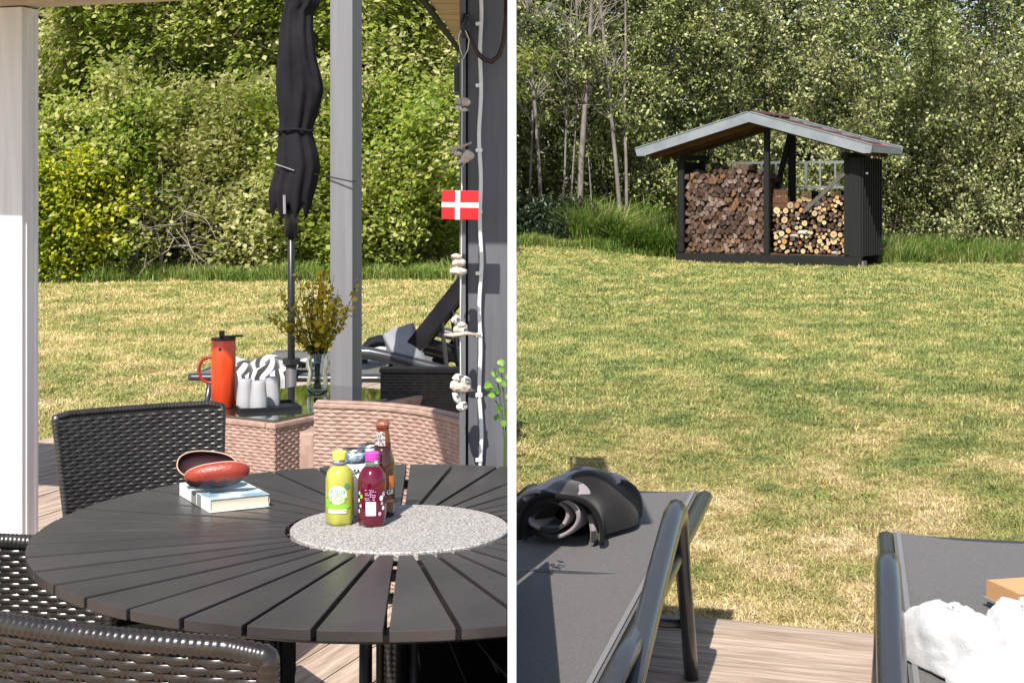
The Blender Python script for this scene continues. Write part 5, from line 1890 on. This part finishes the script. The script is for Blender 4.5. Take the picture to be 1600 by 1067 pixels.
# ladder hung on the back posts
lad = thing('ladder', 'aluminium ladder hung on edge across the back of the woodshed', 'ladder', (SA.x, SA.y, ZS), RZS)
yl = DP + 0.04
for z in (1.84, 1.38):
    MB().box((0.22, yl, z), (2.45, 0.025, 0.045)).build('rail', M['ladder'], lad)
for k in range(9):
    MB().box((-0.90 + k * 0.285, yl, 1.61), (0.032, 0.03, 0.42)).build('rung', M['ladder'], lad)
MB().box((0.55, yl - 0.02, 1.61), (0.05, 0.03, 0.50)).build('hinge', M['ladder'], lad)

# firewood
SROOT = Matrix.Translation((SA.x, SA.y, ZS)) @ Matrix.Rotation(RZS, 4, 'Z')
rng = random.Random(4)


def end_mat(name, cols, rough=0.75):
    m, nt, b = new_mat(name)
    N, L = nt.nodes, nt.links
    tc = N.new('ShaderNodeTexCoord')
    sep = N.new('ShaderNodeMapping')
    sep.inputs['Scale'].default_value = (1, 0, 1)
    L.new(tc.outputs['Object'], sep.inputs[0])
    ln = N.new('ShaderNodeVectorMath')
    ln.operation = 'LENGTH'
    L.new(sep.outputs[0], ln.inputs[0])
    mr = N.new('ShaderNodeMapRange')
    mr.inputs[2].default_value = 0.06
    L.new(ln.outputs['Value'], mr.inputs[0])
    nz = N.new('ShaderNodeTexNoise')
    nz.inputs['Scale'].default_value = 30
    L.new(tc.outputs['Object'], nz.inputs['Vector'])
    ad = N.new('ShaderNodeMath')
    ad.operation = 'MULTIPLY_ADD'
    L.new(nz.outputs[0], ad.inputs[0])
    ad.inputs[1].default_value = 0.5
    L.new(mr.outputs[0], ad.inputs[2])
    cr = N.new('ShaderNodeValToRGB')
    while len(cr.color_ramp.elements) < len(cols):
        cr.color_ramp.elements.new(0.5)
    for i, c in enumerate(cols):
        cr.color_ramp.elements[i].position = 0.15 + i / (len(cols) - 1) * 1.0 if i else 0.15
        cr.color_ramp.elements[i].color = (*c, 1)
    L.new(ad.outputs[0], cr.inputs[0])
    oi = N.new('ShaderNodeObjectInfo')
    m2 = N.new('ShaderNodeMapRange')
    m2.inputs[3].default_value = 0.55
    m2.inputs[4].default_value = 1.25
    L.new(oi.outputs['Random'], m2.inputs[0])
    hs = N.new('ShaderNodeHueSaturation')
    L.new(cr.outputs[0], hs.inputs['Color'])
    L.new(m2.outputs[0], hs.inputs['Value'])
    L.new(hs.outputs[0], b.inputs['Base Color'])
    b.inputs['Roughness'].default_value = rough
    return m


M['end_round'] = end_mat('cut_log_end', [(0.26, 0.13, 0.05), (0.50, 0.33, 0.16), (0.58, 0.42, 0.24)])
M['end_orange'] = end_mat('orange_cut_log_end', [(0.42, 0.16, 0.04), (0.55, 0.24, 0.06), (0.48, 0.26, 0.10)])


def log_mesh(kind, seed):
    r = random.Random(seed)
    if kind == 'split':
        n = r.randint(4, 6)
        angs = sorted(r.uniform(0, 2 * PI) for _ in range(n))
        angs = [2 * PI * i / n + r.uniform(-0.35, 0.35) for i in range(n)]
        ring = [(math.cos(a) * 0.064 * r.uniform(0.72, 1.12), math.sin(a) * 0.060 * r.uniform(0.72, 1.12)) for a in angs]
    else:
        n = 12
        ring = [(math.cos(2 * PI * i / n) * 0.05 * r.uniform(0.93, 1.07), math.sin(2 * PI * i / n) * 0.05 * r.uniform(0.93, 1.07)) for i in range(n)]
    L_ = 0.42
    vs = [(x, 0, z) for x, z in ring] + [(x * 1.03, L_, z * 1.03) for x, z in ring]
    me = bpy.data.meshes.new('firewood_log')
    fs = [tuple(range(n)), tuple(range(2 * n - 1, n - 1, -1))] + [(i, i + n, (i + 1) % n + n, (i + 1) % n) for i in range(n)]
    me.from_pydata(vs, [], fs)
    if kind == 'split':
        me.materials.append(M[('split', 'split', 'split_pale', 'split', 'split_brown')[seed % 5]])
    else:
        me.materials.append(M['end_orange'] if kind == 'orange' else M['end_round'])
        me.materials.append(M['birch_bark'] if kind == 'birch' else M['bark'])
        me.polygons.foreach_set('material_index', [0, 0] + [1] * n)
    me.update()
    return me


splits = [log_mesh('split', i) for i in range(14)]
rounds = [log_mesh('round', 100 + i) for i in range(6)]
oranges = [log_mesh('orange', 200 + i) for i in range(3)]
birches = [log_mesh('birch', 300 + i) for i in range(3)]
nsp = 0
zrow = 0.235
row = 0
while zrow < 1.80:
    x = -1.375 + (0.05 if row % 2 else 0.0)
    while x < 0.10:
        topz = 1.72 + 0.10 * math.sin(3.2 * (x + 0.6)) - (0.22 if x > -0.15 else 0) * 0.6 + 0.05 * math.sin(14 * x)
        if zrow < topz and nsp < 298:
            me = rng.choice(splits)
            o = bpy.data.objects.new('split_log', me)
            C.objects.link(o)
            s_ = rng.uniform(0.82, 1.12)
            o.matrix_basis = SROOT @ Matrix.Translation((x + rng.uniform(-0.012, 0.012), 0.10 + rng.uniform(-0.05, 0.03), zrow + rng.uniform(-0.010, 0.010))) @ Matrix.Rotation(rng.uniform(0, 2 * PI), 4, 'Y') @ Matrix.Rotation(rng.uniform(-0.1, 0.1), 4, 'X') @ Matrix.Diagonal((s_, 1, s_, 1))
            tag(o, 'greyish brown split log in the left hand stack of the woodshed', 'firewood log', 'split logs in the left stack')
            nsp += 1
        x += 0.098
    zrow += 0.084
    row += 1
placed = []
tries = 0
nrd = 0
lab = {'round': ('pale round log end in the right hand stack of the woodshed', 'round logs in the right stack'),
       'orange': ('freshly cut orange round log low in the right hand stack of the woodshed', 'orange round logs in the right stack'),
       'birch': ('white barked birch log in the right hand stack of the woodshed', 'birch logs in the right stack'),
       'split': ('dark split log wedged between round logs in the right hand stack', 'split logs in the right stack')}
while tries < 9000 and nrd < 260:
    tries += 1
    r_ = rng.choice([0.062, 0.052, 0.045, 0.038, 0.030]) if tries < 3000 else rng.choice([0.04, 0.03, 0.026])
    x = rng.uniform(0.27 + r_, 1.70 - r_)
    top = 1.02 + 0.18 * sstep(0.9, 1.6, x) - 0.10 * sstep(0.7, 0.3, x)
    z = 0.19 + r_ + rng.random() * (top - 0.19)
    if any((x - a) ** 2 + (z - b) ** 2 < (r_ + c_) ** 2 * 0.86 for a, b, c_ in placed):
        continue
    placed.append((x, z, r_))
    q = rng.random()
    kind = 'round'
    if 0.62 < z < 0.95 and q < 0.65:
        kind = 'split'
    elif q < 0.12:
        kind = 'orange'
    elif q < 0.2:
        kind = 'birch'
    elif q < 0.5:
        kind = 'split'
    me = rng.choice({'round': rounds, 'orange': oranges, 'birch': birches, 'split': splits}[kind])
    s_ = r_ / 0.05 * (0.95 if kind != 'split' else 0.86)
    o = bpy.data.objects.new('firewood_log', me)
    C.objects.link(o)
    yaw = rng.uniform(-0.12, 0.12)
    if kind == 'birch':
        yaw = rng.uniform(0.9, 1.4) * rng.choice((-1, 1))
    o.matrix_basis = SROOT @ Matrix.Translation((x, 0.10 + rng.uniform(-0.05, 0.04), z)) @ Matrix.Rotation(yaw, 4, 'Z') @ Matrix.Rotation(rng.uniform(0, 6), 4, 'Y') @ Matrix.Diagonal((s_, 0.5 if kind == 'birch' else 1, s_, 1))
    tag(o, lab[kind][0], 'firewood log', lab[kind][1])
    nrd += 1
for k in range(13):          # row of round logs farther back, seen over the front stack
    x = 0.62 + k * 0.088 + rng.uniform(-0.015, 0.015)
    for lev in range(2):
        r_ = rng.uniform(0.042, 0.06)
        o = bpy.data.objects.new('firewood_log', rng.choice(rounds))
        C.objects.link(o)
        zz = 1.12 + lev * 0.10 + 0.05 * math.sin(k) + rng.uniform(-0.01, 0.01)
        if lev == 1 and k % 3 == 0:
            o_ = o
            bpy.data.objects.remove(o, do_unlink=True)
            continue
        o.matrix_basis = SROOT @ Matrix.Translation((x, 0.56, zz)) @ Matrix.Rotation(rng.uniform(0, 6), 4, 'Y') @ Matrix.Diagonal((r_ / 0.05, 1, r_ / 0.05, 1))
        tag(o, 'round log lying in the top rows at the back of the right hand stack', 'firewood log', 'round logs at the back of the right stack')
# the rear of both stacks, one mass of logs under those in front
mb = MB()
for i in range(260):
    left = i < 150
    x = rng.uniform(-1.38, 0.08) if left else rng.uniform(0.30, 1.68)
    z = rng.uniform(0.24, 1.62) if left else rng.uniform(0.24, 1.08)
    y = 0.58 + 0.1 * rng.random()
    n = 6
    r_ = 0.062
    ring = [(x + r_ * math.cos(2 * PI * j / n), z + r_ * math.sin(2 * PI * j / n)) for j in range(n)]
    vs = [(a, y, b) for a, b in ring] + [(a, y + 0.36, b) for a, b in ring]
    mb.add(vs, [tuple(range(n)), tuple(range(2 * n - 1, n - 1, -1))] + [(j, j + n, (j + 1) % n + n, (j + 1) % n) for j in range(n)])
o = mb.build('stacked_firewood', M['split'])
o.matrix_basis = SROOT
tag(o, 'rear rows of firewood inside the woodshed', 'firewood', kind='stuff')
box_ = thing('wooden_crate', 'brown board crate beside the back post above the right hand stack', 'crate')
for k in range(3):
    o = MB().box((0.30 + 0.0, 0.42, 1.02 + 0.13 * k), (0.34 - 0.05 * k, 0.02, 0.115)).build('board', M['under_roof'], box_)
for xx in (0.145, 0.42):
    MB().box((xx, 0.50, 1.08), (0.02, 0.14, 0.24)).build('side_board', M['under_roof'], box_)
box_.location = (SA.x, SA.y, ZS)
box_.rotation_euler = (0, 0, RZS)

# ================================================================== TREES AND SHRUBS
def G(x, y):
    return (x, y, ground_z(x, y) - 0.03)


gr = random.Random(12)
# left: sunny hedge shrubs at the lawn edge, fuller shrubs and trees behind
hl = [make_tree('hedge_shrub', 'leafy hedge shrub at the left edge of the lawn', 'shrub', gen_tree(31, 3.3, 5, 1.45, 20000, 0.10, 0.02, 0.03, 0.13, 16, 7, 'leaf_l', 'twig'), 'leafy hedge shrubs behind the terrace lawn'),
      make_tree('hedge_shrub', 'leafy hedge shrub at the left edge of the lawn', 'shrub', gen_tree(32, 3.6, 5, 1.35, 20000, 0.095, 0.02, 0.03, 0.13, 16, 7, 'leaf_l2', 'twig'), 'leafy hedge shrubs behind the terrace lawn'),
      make_tree('hedge_shrub', 'leafy hedge shrub at the left edge of the lawn', 'shrub', gen_tree(33, 3.0, 4, 1.5, 18000, 0.10, 0.02, 0.03, 0.13, 15, 7, 'leaf_l', 'twig'), 'leafy hedge shrubs behind the terrace lawn')]
hl[0].location = G(-2.35, 25.6)
hl[1].location = G(-4.1, 25.5)
hl[2].location = G(-6.9, 25.4)
def place(trees, spots):
    for (x, y, i, s_, lb) in spots:
        dup(trees[i], G(x, y), gr.uniform(0, 6), s_, lb)


hl[0]['label'] = 'bright leafy hedge shrub at the lawn edge directly behind the grey post'
hl[1]['label'] = 'pale leafy hedge shrub at the lawn edge just left of the closed parasol'
hl[2]['label'] = 'low bright hedge shrub at the lawn edge near the white post'
place(hl, [(-1.35, 26.2, 2, 0.62, 'hedge shrub showing between the grey post and the dark wall'), (-3.2, 26.1, 0, 0.95, 'bright hedge shrub behind the closed parasol pole'),
           (-5.6, 26.0, 1, 1.0, 'pale hedge shrub behind the tangle of bare branches'), (-8.7, 25.8, 0, 1.05, 'hedge shrub mostly hidden behind the white post'), (-10.8, 26.0, 1, 1.05, 'hedge shrub out of sight left of the white post')])
tl = [make_tree('leafy_tree', 'tall light green tree rising behind the hedge shrubs', 'tree', gen_tree(41, 7.4, 3, 1.9, 28000, 0.12, 0.12, 0.06, 0.15, 20, 8, 'leaf_l2', 'twig'), 'light green trees behind the hedge'),
      make_tree('leafy_tree', 'tall light green tree rising behind the hedge shrubs', 'tree', gen_tree(42, 7.0, 4, 1.8, 28000, 0.115, 0.12, 0.05, 0.15, 18, 8, 'leaf_l', 'twig'), 'light green trees behind the hedge')]
tl[0].location = G(-3.0, 28.2)
tl[1].location = G(-5.6, 28.2)
tl[0]['label'] = 'tall pale green tree rising behind the parasol canopy'
tl[1]['label'] = 'tall bright green tree rising over the tangle of bare branches'
place(tl, [(-2.1, 28.6, 1, 0.72, 'light green tree filling the gap between grey post and dark wall'), (-4.2, 28.9, 1, 1.0, 'bright tree between the parasol and the middle of the hedge'),
           (-7.6, 28.0, 0, 1.0, 'tall pale tree next to the top of the white post'), (-9.6, 28.5, 1, 1.05, 'bright tree hidden behind the white post'),
           (-2.3, 31.2, 0, 1.0, 'farther pale tree behind the grey post'), (-4.8, 31.2, 0, 1.1, 'farther pale tree behind the middle of the hedge'),
           (-6.6, 31.0, 1, 1.15, 'farther bright tree between the middle of the hedge and the white post'), (-9.0, 31.5, 0, 1.2, 'farther pale tree at the white post')])
lowg = make_tree('golden_shrub', 'low golden green shrub at the far left end of the hedge', 'shrub', gen_tree(51, 2.1, 5, 0.95, 9000, 0.085, 0.0, 0.02, 0.12, 12, 6, 'leaf_low', 'twig'))
lowg.location = G(-7.2, 24.4)
# dead pale branches in the hedge
mb = MB()
nr = np.random.default_rng(8)
dcen = at(225, 345, 24.4)
for i in range(110):
    a = nr.uniform(0, 2 * PI)
    d = np.array([math.cos(a), nr.uniform(-0.5, 0.3), math.sin(a) * 0.6 + 0.25])
    p = np.array([nr.uniform(-0.7, 0.7), nr.uniform(-0.1, 0.4), nr.uniform(-0.5, 0.4)])
    pts = [p.copy()]
    for k in range(5):
        d = d + nr.normal(size=3) * 0.22
        d /= np.linalg.norm(d)
        p = p + d * nr.uniform(0.12, 0.26)
        pts.append(p.copy())
    mb.tube(pts, [0.010, 0.008, 0.006, 0.005, 0.004, 0.003], 4, cap=False)
mb.tube([(0, 0.6, -0.95), (0.1, 0.5, -0.5), (0.0, 0.3, 0.0)], [0.04, 0.03, 0.02], 6)
dead = thing('dead_shrub', 'tangle of pale bare branches in the middle of the left hedge', 'shrub', (dcen.x, 24.75, dcen.z))
mb.build('branches', M['twig_pale'], dead)

# right: the wood behind the shed
tr = [make_tree('wood_tree', 'slender leafy tree of the wood behind the shed', 'tree', gen_tree(61, 7.2, 3, 1.5, 22000, 0.078, 0.04, 0.035, 0.085, 24, 8, 'leaf_r', 'twig', lean=0.2), 'leafy trees of the wood behind the shed'),
      make_tree('wood_tree', 'slender leafy tree of the wood behind the shed', 'tree', gen_tree(62, 6.8, 4, 1.4, 22000, 0.074, 0.04, 0.030, 0.085, 20, 8, 'leaf_r2', 'twig', lean=0.2), 'leafy trees of the wood behind the shed'),
      make_tree('wood_tree', 'slender leafy tree of the wood behind the shed', 'tree', gen_tree(63, 7.6, 2, 1.6, 17000, 0.078, 0.06, 0.045, 0.09, 30, 8, 'leaf_r', 'trunk_pale', lean=0.1), 'leafy trees of the wood behind the shed')]
tr[0].location = G(3.6, 32.6)
tr[1].location = G(6.0, 32.2)
tr[2].location = G(2.4, 33.4)
tr[0]['label'] = 'leafy multi stemmed tree behind the left eave of the woodshed'
tr[1]['label'] = 'pale leaved tree directly behind the right stack of the woodshed'
tr[2]['label'] = 'slim grey stemmed leafy tree between the bare trunks and the woodshed'
place(tr, [(4.9, 33.3, 2, 1.0, 'slim grey stemmed tree directly behind the ridge of the woodshed'), (7.6, 32.8, 0, 1.0, 'leafy tree behind the right eave of the woodshed'),
           (9.0, 33.4, 1, 0.95, 'pale leaved tree just right of the woodshed roof'), (1.0, 34.2, 0, 1.0, 'leafy tree behind the thick bare trunk'), (-0.6, 35.0, 1, 1.0, 'pale tree behind the white divider post'),
           (10.6, 33.4, 2, 1.0, 'grey stemmed tree above the pale shrubs at the right'), (12.2, 33.0, 1, 1.0, 'pale leaved tree at the far right edge of the wood'),
           (0.4, 36.5, 2, 1.1, 'back row grey stemmed tree behind the leaning bare tree'), (2.0, 36.2, 1, 1.1, 'back row pale tree behind the double stemmed bare tree'),
           (3.8, 36.4, 0, 1.1, 'back row leafy tree over the left eave of the woodshed'), (5.5, 36.0, 1, 1.1, 'back row pale tree over the ridge of the woodshed'),
           (7.0, 36.5, 2, 1.1, 'back row grey stemmed tree over the right roof slope'), (8.8, 36.0, 0, 1.1, 'back row leafy tree right of the roof end'),
           (10.6, 36.4, 1, 1.1, 'back row pale tree above the pale shrubs'), (12.6, 36.2, 0, 1.1, 'back row leafy tree near the right edge'),
           (14.4, 35.5, 2, 1.1, 'outermost back row tree beyond the right edge'), (-2.0, 36.5, 0, 1.1, 'back row leafy tree left of the white divider post')])
rs = make_tree('pale_shrub', 'broad pale green shrub at the right of the woodshed', 'shrub', gen_tree(71, 3.9, 6, 1.55, 26000, 0.072, 0.0, 0.03, 0.09, 20, 8, 'leaf_r2', 'twig'), 'pale green shrubs right of the woodshed')
rs.location = G(9.3, 30.4)
rs['label'] = 'broad pale green shrub nearest the right of the woodshed roof'
place([rs], [(10.9, 30.2, 0, 1.0, 'broad pale green shrub at the right edge of the lawn'), (12.8, 30.6, 0, 1.05, 'pale green shrub cut by the right edge of view'), (7.9, 31.6, 0, 0.72, 'small pale shrub peeping past the black side of the woodshed')])
# tall bare trunks at the left of the wood
def bare_tree(seed, H, r0, lean, ntw=34):
    nr = np.random.default_rng(seed)
    mb, tb = MB(), MB()
    pts, p, d = [], np.zeros(3), np.array([lean, 0, 1.0])
    for i in range(11):
        pts.append(p.copy())
        d = d + nr.normal(size=3) * np.array([0.022, 0.022, 0])
        d /= np.linalg.norm(d)
        p = p + d * H / 10
    mb.tube(pts, [r0 * (1 - 0.07 * i) for i in range(11)], 8)
    for i in range(ntw):
        f_ = nr.uniform(0.30, 1.0) * 10
        k = min(int(f_), 9)
        q = pts[k] + (pts[k + 1] - pts[k]) * (f_ - k)
        a = nr.uniform(0, 2 * PI)
        dd = np.array([math.cos(a), math.sin(a) * 0.7, nr.uniform(0.8, 2.2)])
        dd /= np.linalg.norm(dd)
        L = nr.uniform(0.4, 1.4)
        tp = [q.copy()]
        for s_ in range(6):
            dd = dd + nr.normal(size=3) * 0.08 + np.array([0, 0, -0.02])
            dd /= np.linalg.norm(dd)
            q = q + dd * L / 6
            tp.append(q.copy())
        tb.tube(tp, [0.0085 * (1 - 0.12 * j) for j in range(7)], 3, cap=False)
        for s_ in range(3):
            q2 = tp[nr.integers(1, 6)]
            d2 = dd + nr.normal(size=3) * 0.5
            d2 /= np.linalg.norm(d2)
            tb.tube([q2, q2 + d2 * 0.25, q2 + d2 * 0.5 + nr.normal(size=3) * 0.05], [0.005, 0.004, 0.003], 3, cap=False)
    return mb, tb


bt = [('tall bare tree with a thick grey trunk at the left of the wood', 905, 312, 30.6, 0.068, -0.02, 40),
      ('thin bare leaning tree nearest the white divider post', 848, 318, 30.3, 0.042, -0.05, 40),
      ('bare double stemmed tree halfway between the post and the woodshed', 971, 314, 30.8, 0.050, 0.0, 26),
      ('thin dark stemmed bare tree left of the thick grey trunk', 878, 312, 31.0, 0.026, 0.015, 26),
      ('reddish thin bare stem close beside the thick grey trunk', 890, 310, 31.2, 0.022, 0.03, 20),
      ('short crooked bare stem just right of the white divider post', 826, 320, 30.6, 0.030, 0.03, 34),
      ('slim bare sapling between the thick trunk and the double stem', 925, 312, 31.6, 0.018, 0.0, 16)]
for i, (lb, px, py, Y, r0, ln, nt_) in enumerate(bt):
    mb, tb = bare_tree(90 + i, 8.0 if r0 > 0.03 else 6.6, r0, ln, nt_)
    x = (px - 800) / 2386 * Y
    t = thing('bare_tree', lb, 'tree', G(x, Y), 0, 'bare trees at the left of the wood')
    mb.build('trunk', M['trunk_pale'], t, smooth=True)
    if i == 2:
        m3, t3 = bare_tree(190, 8.0, 0.038, 0.02, 14)
        o = m3.build('trunk', M['trunk_pale'], t, smooth=True)
        o.location = (0.10, 0.05, 0)
    tb.build('branches', M['twig_pale'], t)

# the far mass of the wood
nr = np.random.default_rng(5)
n = 120000
X = nr.uniform(-22, 24, n)
Yw = nr.uniform(41, 46, n)
Hh = 11.5 + 1.6 * np.sin(X * 0.7) + 1.0 * np.sin(X * 1.9 + 1)
Z = nr.uniform(0, 1, n) * Hh
Yw = Yw + 1.3 * np.sin(X * 1.7 + Z * 0.8)
P = np.stack([X, Yw, Z + 0.2], 1)
V, Fc = leaf_quads(P, nr, 0.24, 0.3)
o = fast_mesh('woods', V, Fc, M['leaf_dark'])
tag(o, 'dark far mass of the wood closing the view behind the trees', 'woods', kind='stuff')

# dark juniper bank, heap of cuttings
jb = thing('juniper_bush', 'low dark spreading juniper at the lawn edge beside the white divider post', 'shrub', G(0.75, 29.6))
jb.scale = (1.05, 1, 1.25)
nr = np.random.default_rng(15)
n = 26000
a = nr.uniform(0, 2 * PI, n)
b = np.arccos(nr.uniform(0, 1, n))
rr = nr.uniform(0.55, 1.0, n) ** 0.5
lump = 1 + 0.16 * np.sin(3 * a + 1) + 0.12 * np.sin(7 * a + 4 * b)
P = np.stack([1.15 * rr * lump * np.sin(b) * np.cos(a), 0.75 * rr * lump * np.sin(b) * np.sin(a), 0.62 * rr * lump * np.cos(b)], 1)
V, Fc = leaf_quads(P, nr, 0.075, 0.2, 0.35, 0.1)
fast_mesh('foliage', V, Fc, M['juniper'], jb)
mb = MB()
for i in range(16):
    aa = i * 0.39
    mb.tube([(0, 0, 0), (0.35 * math.cos(aa), 0.25 * math.sin(aa), 0.2), (0.85 * math.cos(aa), 0.55 * math.sin(aa), 0.35)], [0.02, 0.014, 0.006], 4, cap=False)
mb.build('branches', M['twig'], jb)
j2 = dup(jb, G(-0.5, 29.4), 1.0, 0.9, 'second low juniper mostly hidden behind the dark house wall')
heap_ = thing('cuttings_heap', 'reddish brown heap of dry cuttings on top of the dark juniper', 'heap', G(1.45, 30.0))
n = 5000
a = nr.uniform(0, 2 * PI, n)
b = np.arccos(nr.uniform(0, 1, n))
P = np.stack([0.75 * np.sin(b) * np.cos(a), 0.5 * np.sin(b) * np.sin(a), 0.70 * np.cos(b)], 1) * nr.uniform(0.7, 1, n)[:, None]
V, Fc = leaf_quads(P, nr, 0.12, 0.2, 0.16)
fast_mesh('cuttings', V, Fc, M['dry_heap'], heap_)

# ================================================================== GRASS
nr = np.random.default_rng(77)


def frustum_pts(n, y0, y1, x_lo, x_hi, power=1.0, pad=0.5, keep=None):
    out = []
    while len(out) < n:
        y = y0 + (y1 - y0) * nr.uniform() ** power
        x = nr.uniform(x_lo * y - pad, x_hi * y + pad)
        if keep is None or keep(x, y):
            out.append((x, y))
    return out


def off_deck(x, y):
    a_ = x * E1.x + y * E1.y
    b_ = x * E2.x + y * E2.y
    if x < 0:
        return not (a_ > A0 - 0.03 and b_ < 10.65)
    if b_ < 4.87:
        return False
    # inside the shed
    dx, dy = x - SA.x, y - SA.y
    t_ = dx * ST.x + dy * ST.y
    d_ = dx * SD.x + dy * SD.y
    return not (-1.6 < t_ < 2.0 and -0.06 < d_ < 1.3)


near_t = tuft_mesh('grass_tuft', 26, 0.040, 0.0042, 0.055, M['blade'], 1, lean=1.3)
mid_t = tuft_mesh('grass_tuft', 22, 0.048, 0.0075, 0.10, M['blade'], 2, lean=1.2)
far_t = tuft_mesh('grass_tuft', 20, 0.055, 0.013, 0.17, M['blade'], 3, lean=1.1)


def lawn_scatter(name, pts, proto, lab_, smin=0.7, smax=1.25):
    P = [(x, y, ground_z(x, y) - 0.004) for x, y in pts]
    R = [(nr.uniform(-0.15, 0.15), nr.uniform(-0.15, 0.15), nr.uniform(0, 6.28)) for _ in pts]
    S = []
    for x, y in pts:
        s_ = nr.uniform(smin, smax)
        k = 0.8 + 0.5 * mnoise.noise(Vector((x * 1.5, y * 1.5, 3)))
        S.append((s_, s_, s_ * k))
    scatter(name, P, R, S, proto, lab_)


lawn_scatter('lawn_grass', frustum_pts(22000, 4.8, 14, 0.0, 0.345, 0.75, 0.4, lambda x, y: x > -0.3 and off_deck(x, y) and nr.uniform() > sstep(6.5, 14, y)), near_t, 'short dry grass of the lawn nearest the sun deck')
lawn_scatter('lawn_grass', frustum_pts(19500, 6.5, 23, -0.345, 0.39, 0.75, 0.8, lambda x, y: off_deck(x, y) and nr.uniform() < (sstep(6.5, 12, y) if x > 0 else 1) * (1 - sstep(16, 23, y))), mid_t, 'short mixed green and straw grass in the middle of the lawn')
lawn_scatter('lawn_grass', frustum_pts(9000, 8.0, 13, -0.345, -0.02, 0.75, 0.4, off_deck), mid_t, 'short dry grass of the lawn beyond the dining terrace')
lawn_scatter('lawn_grass', frustum_pts(18500, 15, 31, -0.345, 0.39, 0.8, 0.8, lambda x, y: off_deck(x, y) and nr.uniform() < sstep(15, 21, y)), far_t, 'short greener grass far out on the lawn')

weed = tuft_mesh('weed_tuft', 16, 0.085, 0.012, 0.06, M['tall_grass'], 9, lean=1.6)
lawn_scatter('lawn_weeds', frustum_pts(420, 5.2, 24, -0.34, 0.345, 0.8, 0.4, lambda x, y: off_deck(x, y) and mnoise.noise(Vector((x * 0.6, y * 0.5, 8))) > 0.05), weed, 'scattered greener weeds and coarse tufts in the lawn', 0.5, 1.1)
tg = tuft_mesh('tall_grass_tuft', 26, 0.55, 0.016, 0.14, M['tall_grass'], 4, lean=0.8)
sg = tuft_mesh('tall_grass_tuft', 26, 0.30, 0.014, 0.14, M['tall_grass'], 5, lean=0.7)


def strip(n, fx, keepout=True):
    out = []
    while len(out) < n:
        x, y = fx()
        if off_deck(x, y):
            out.append((x, y))
    return out


pts = strip(900, lambda: (lambda x: (x, 24.2 + nr.uniform(-0.2, 1.3) + 0.2 * math.sin(x * 2)))(nr.uniform(-9, -0.1)))
lawn_scatter('tall_grass', pts, sg, 'bright green long grass along the foot of the left hedge', 0.7, 1.3)
pts = strip(900, lambda: (nr.uniform(1.2, 3.4), nr.uniform(28.8, 31.5)))
lawn_scatter('tall_grass', pts, tg, 'tall bending grass between the juniper and the woodshed', 0.9, 1.9)
pts = strip(1500, lambda: (nr.uniform(5.2, 11.8), nr.uniform(27.6, 31.0)))
lawn_scatter('tall_grass', pts, tg, 'tall rough grass at the right of the woodshed', 0.5, 1.1)
pts = strip(500, lambda: (nr.uniform(-0.5, 2.6), nr.uniform(28.4, 29.2)))
lawn_scatter('tall_grass', pts, sg, 'ragged grass fringe in front of the dark juniper', 0.5, 1.0)
pts = strip(900, lambda: (nr.uniform(-1.0, 12.0), nr.uniform(30.5, 34.0)))
lawn_scatter('undergrowth', pts, tg, 'rough undergrowth on the floor of the wood', 0.6, 1.2)
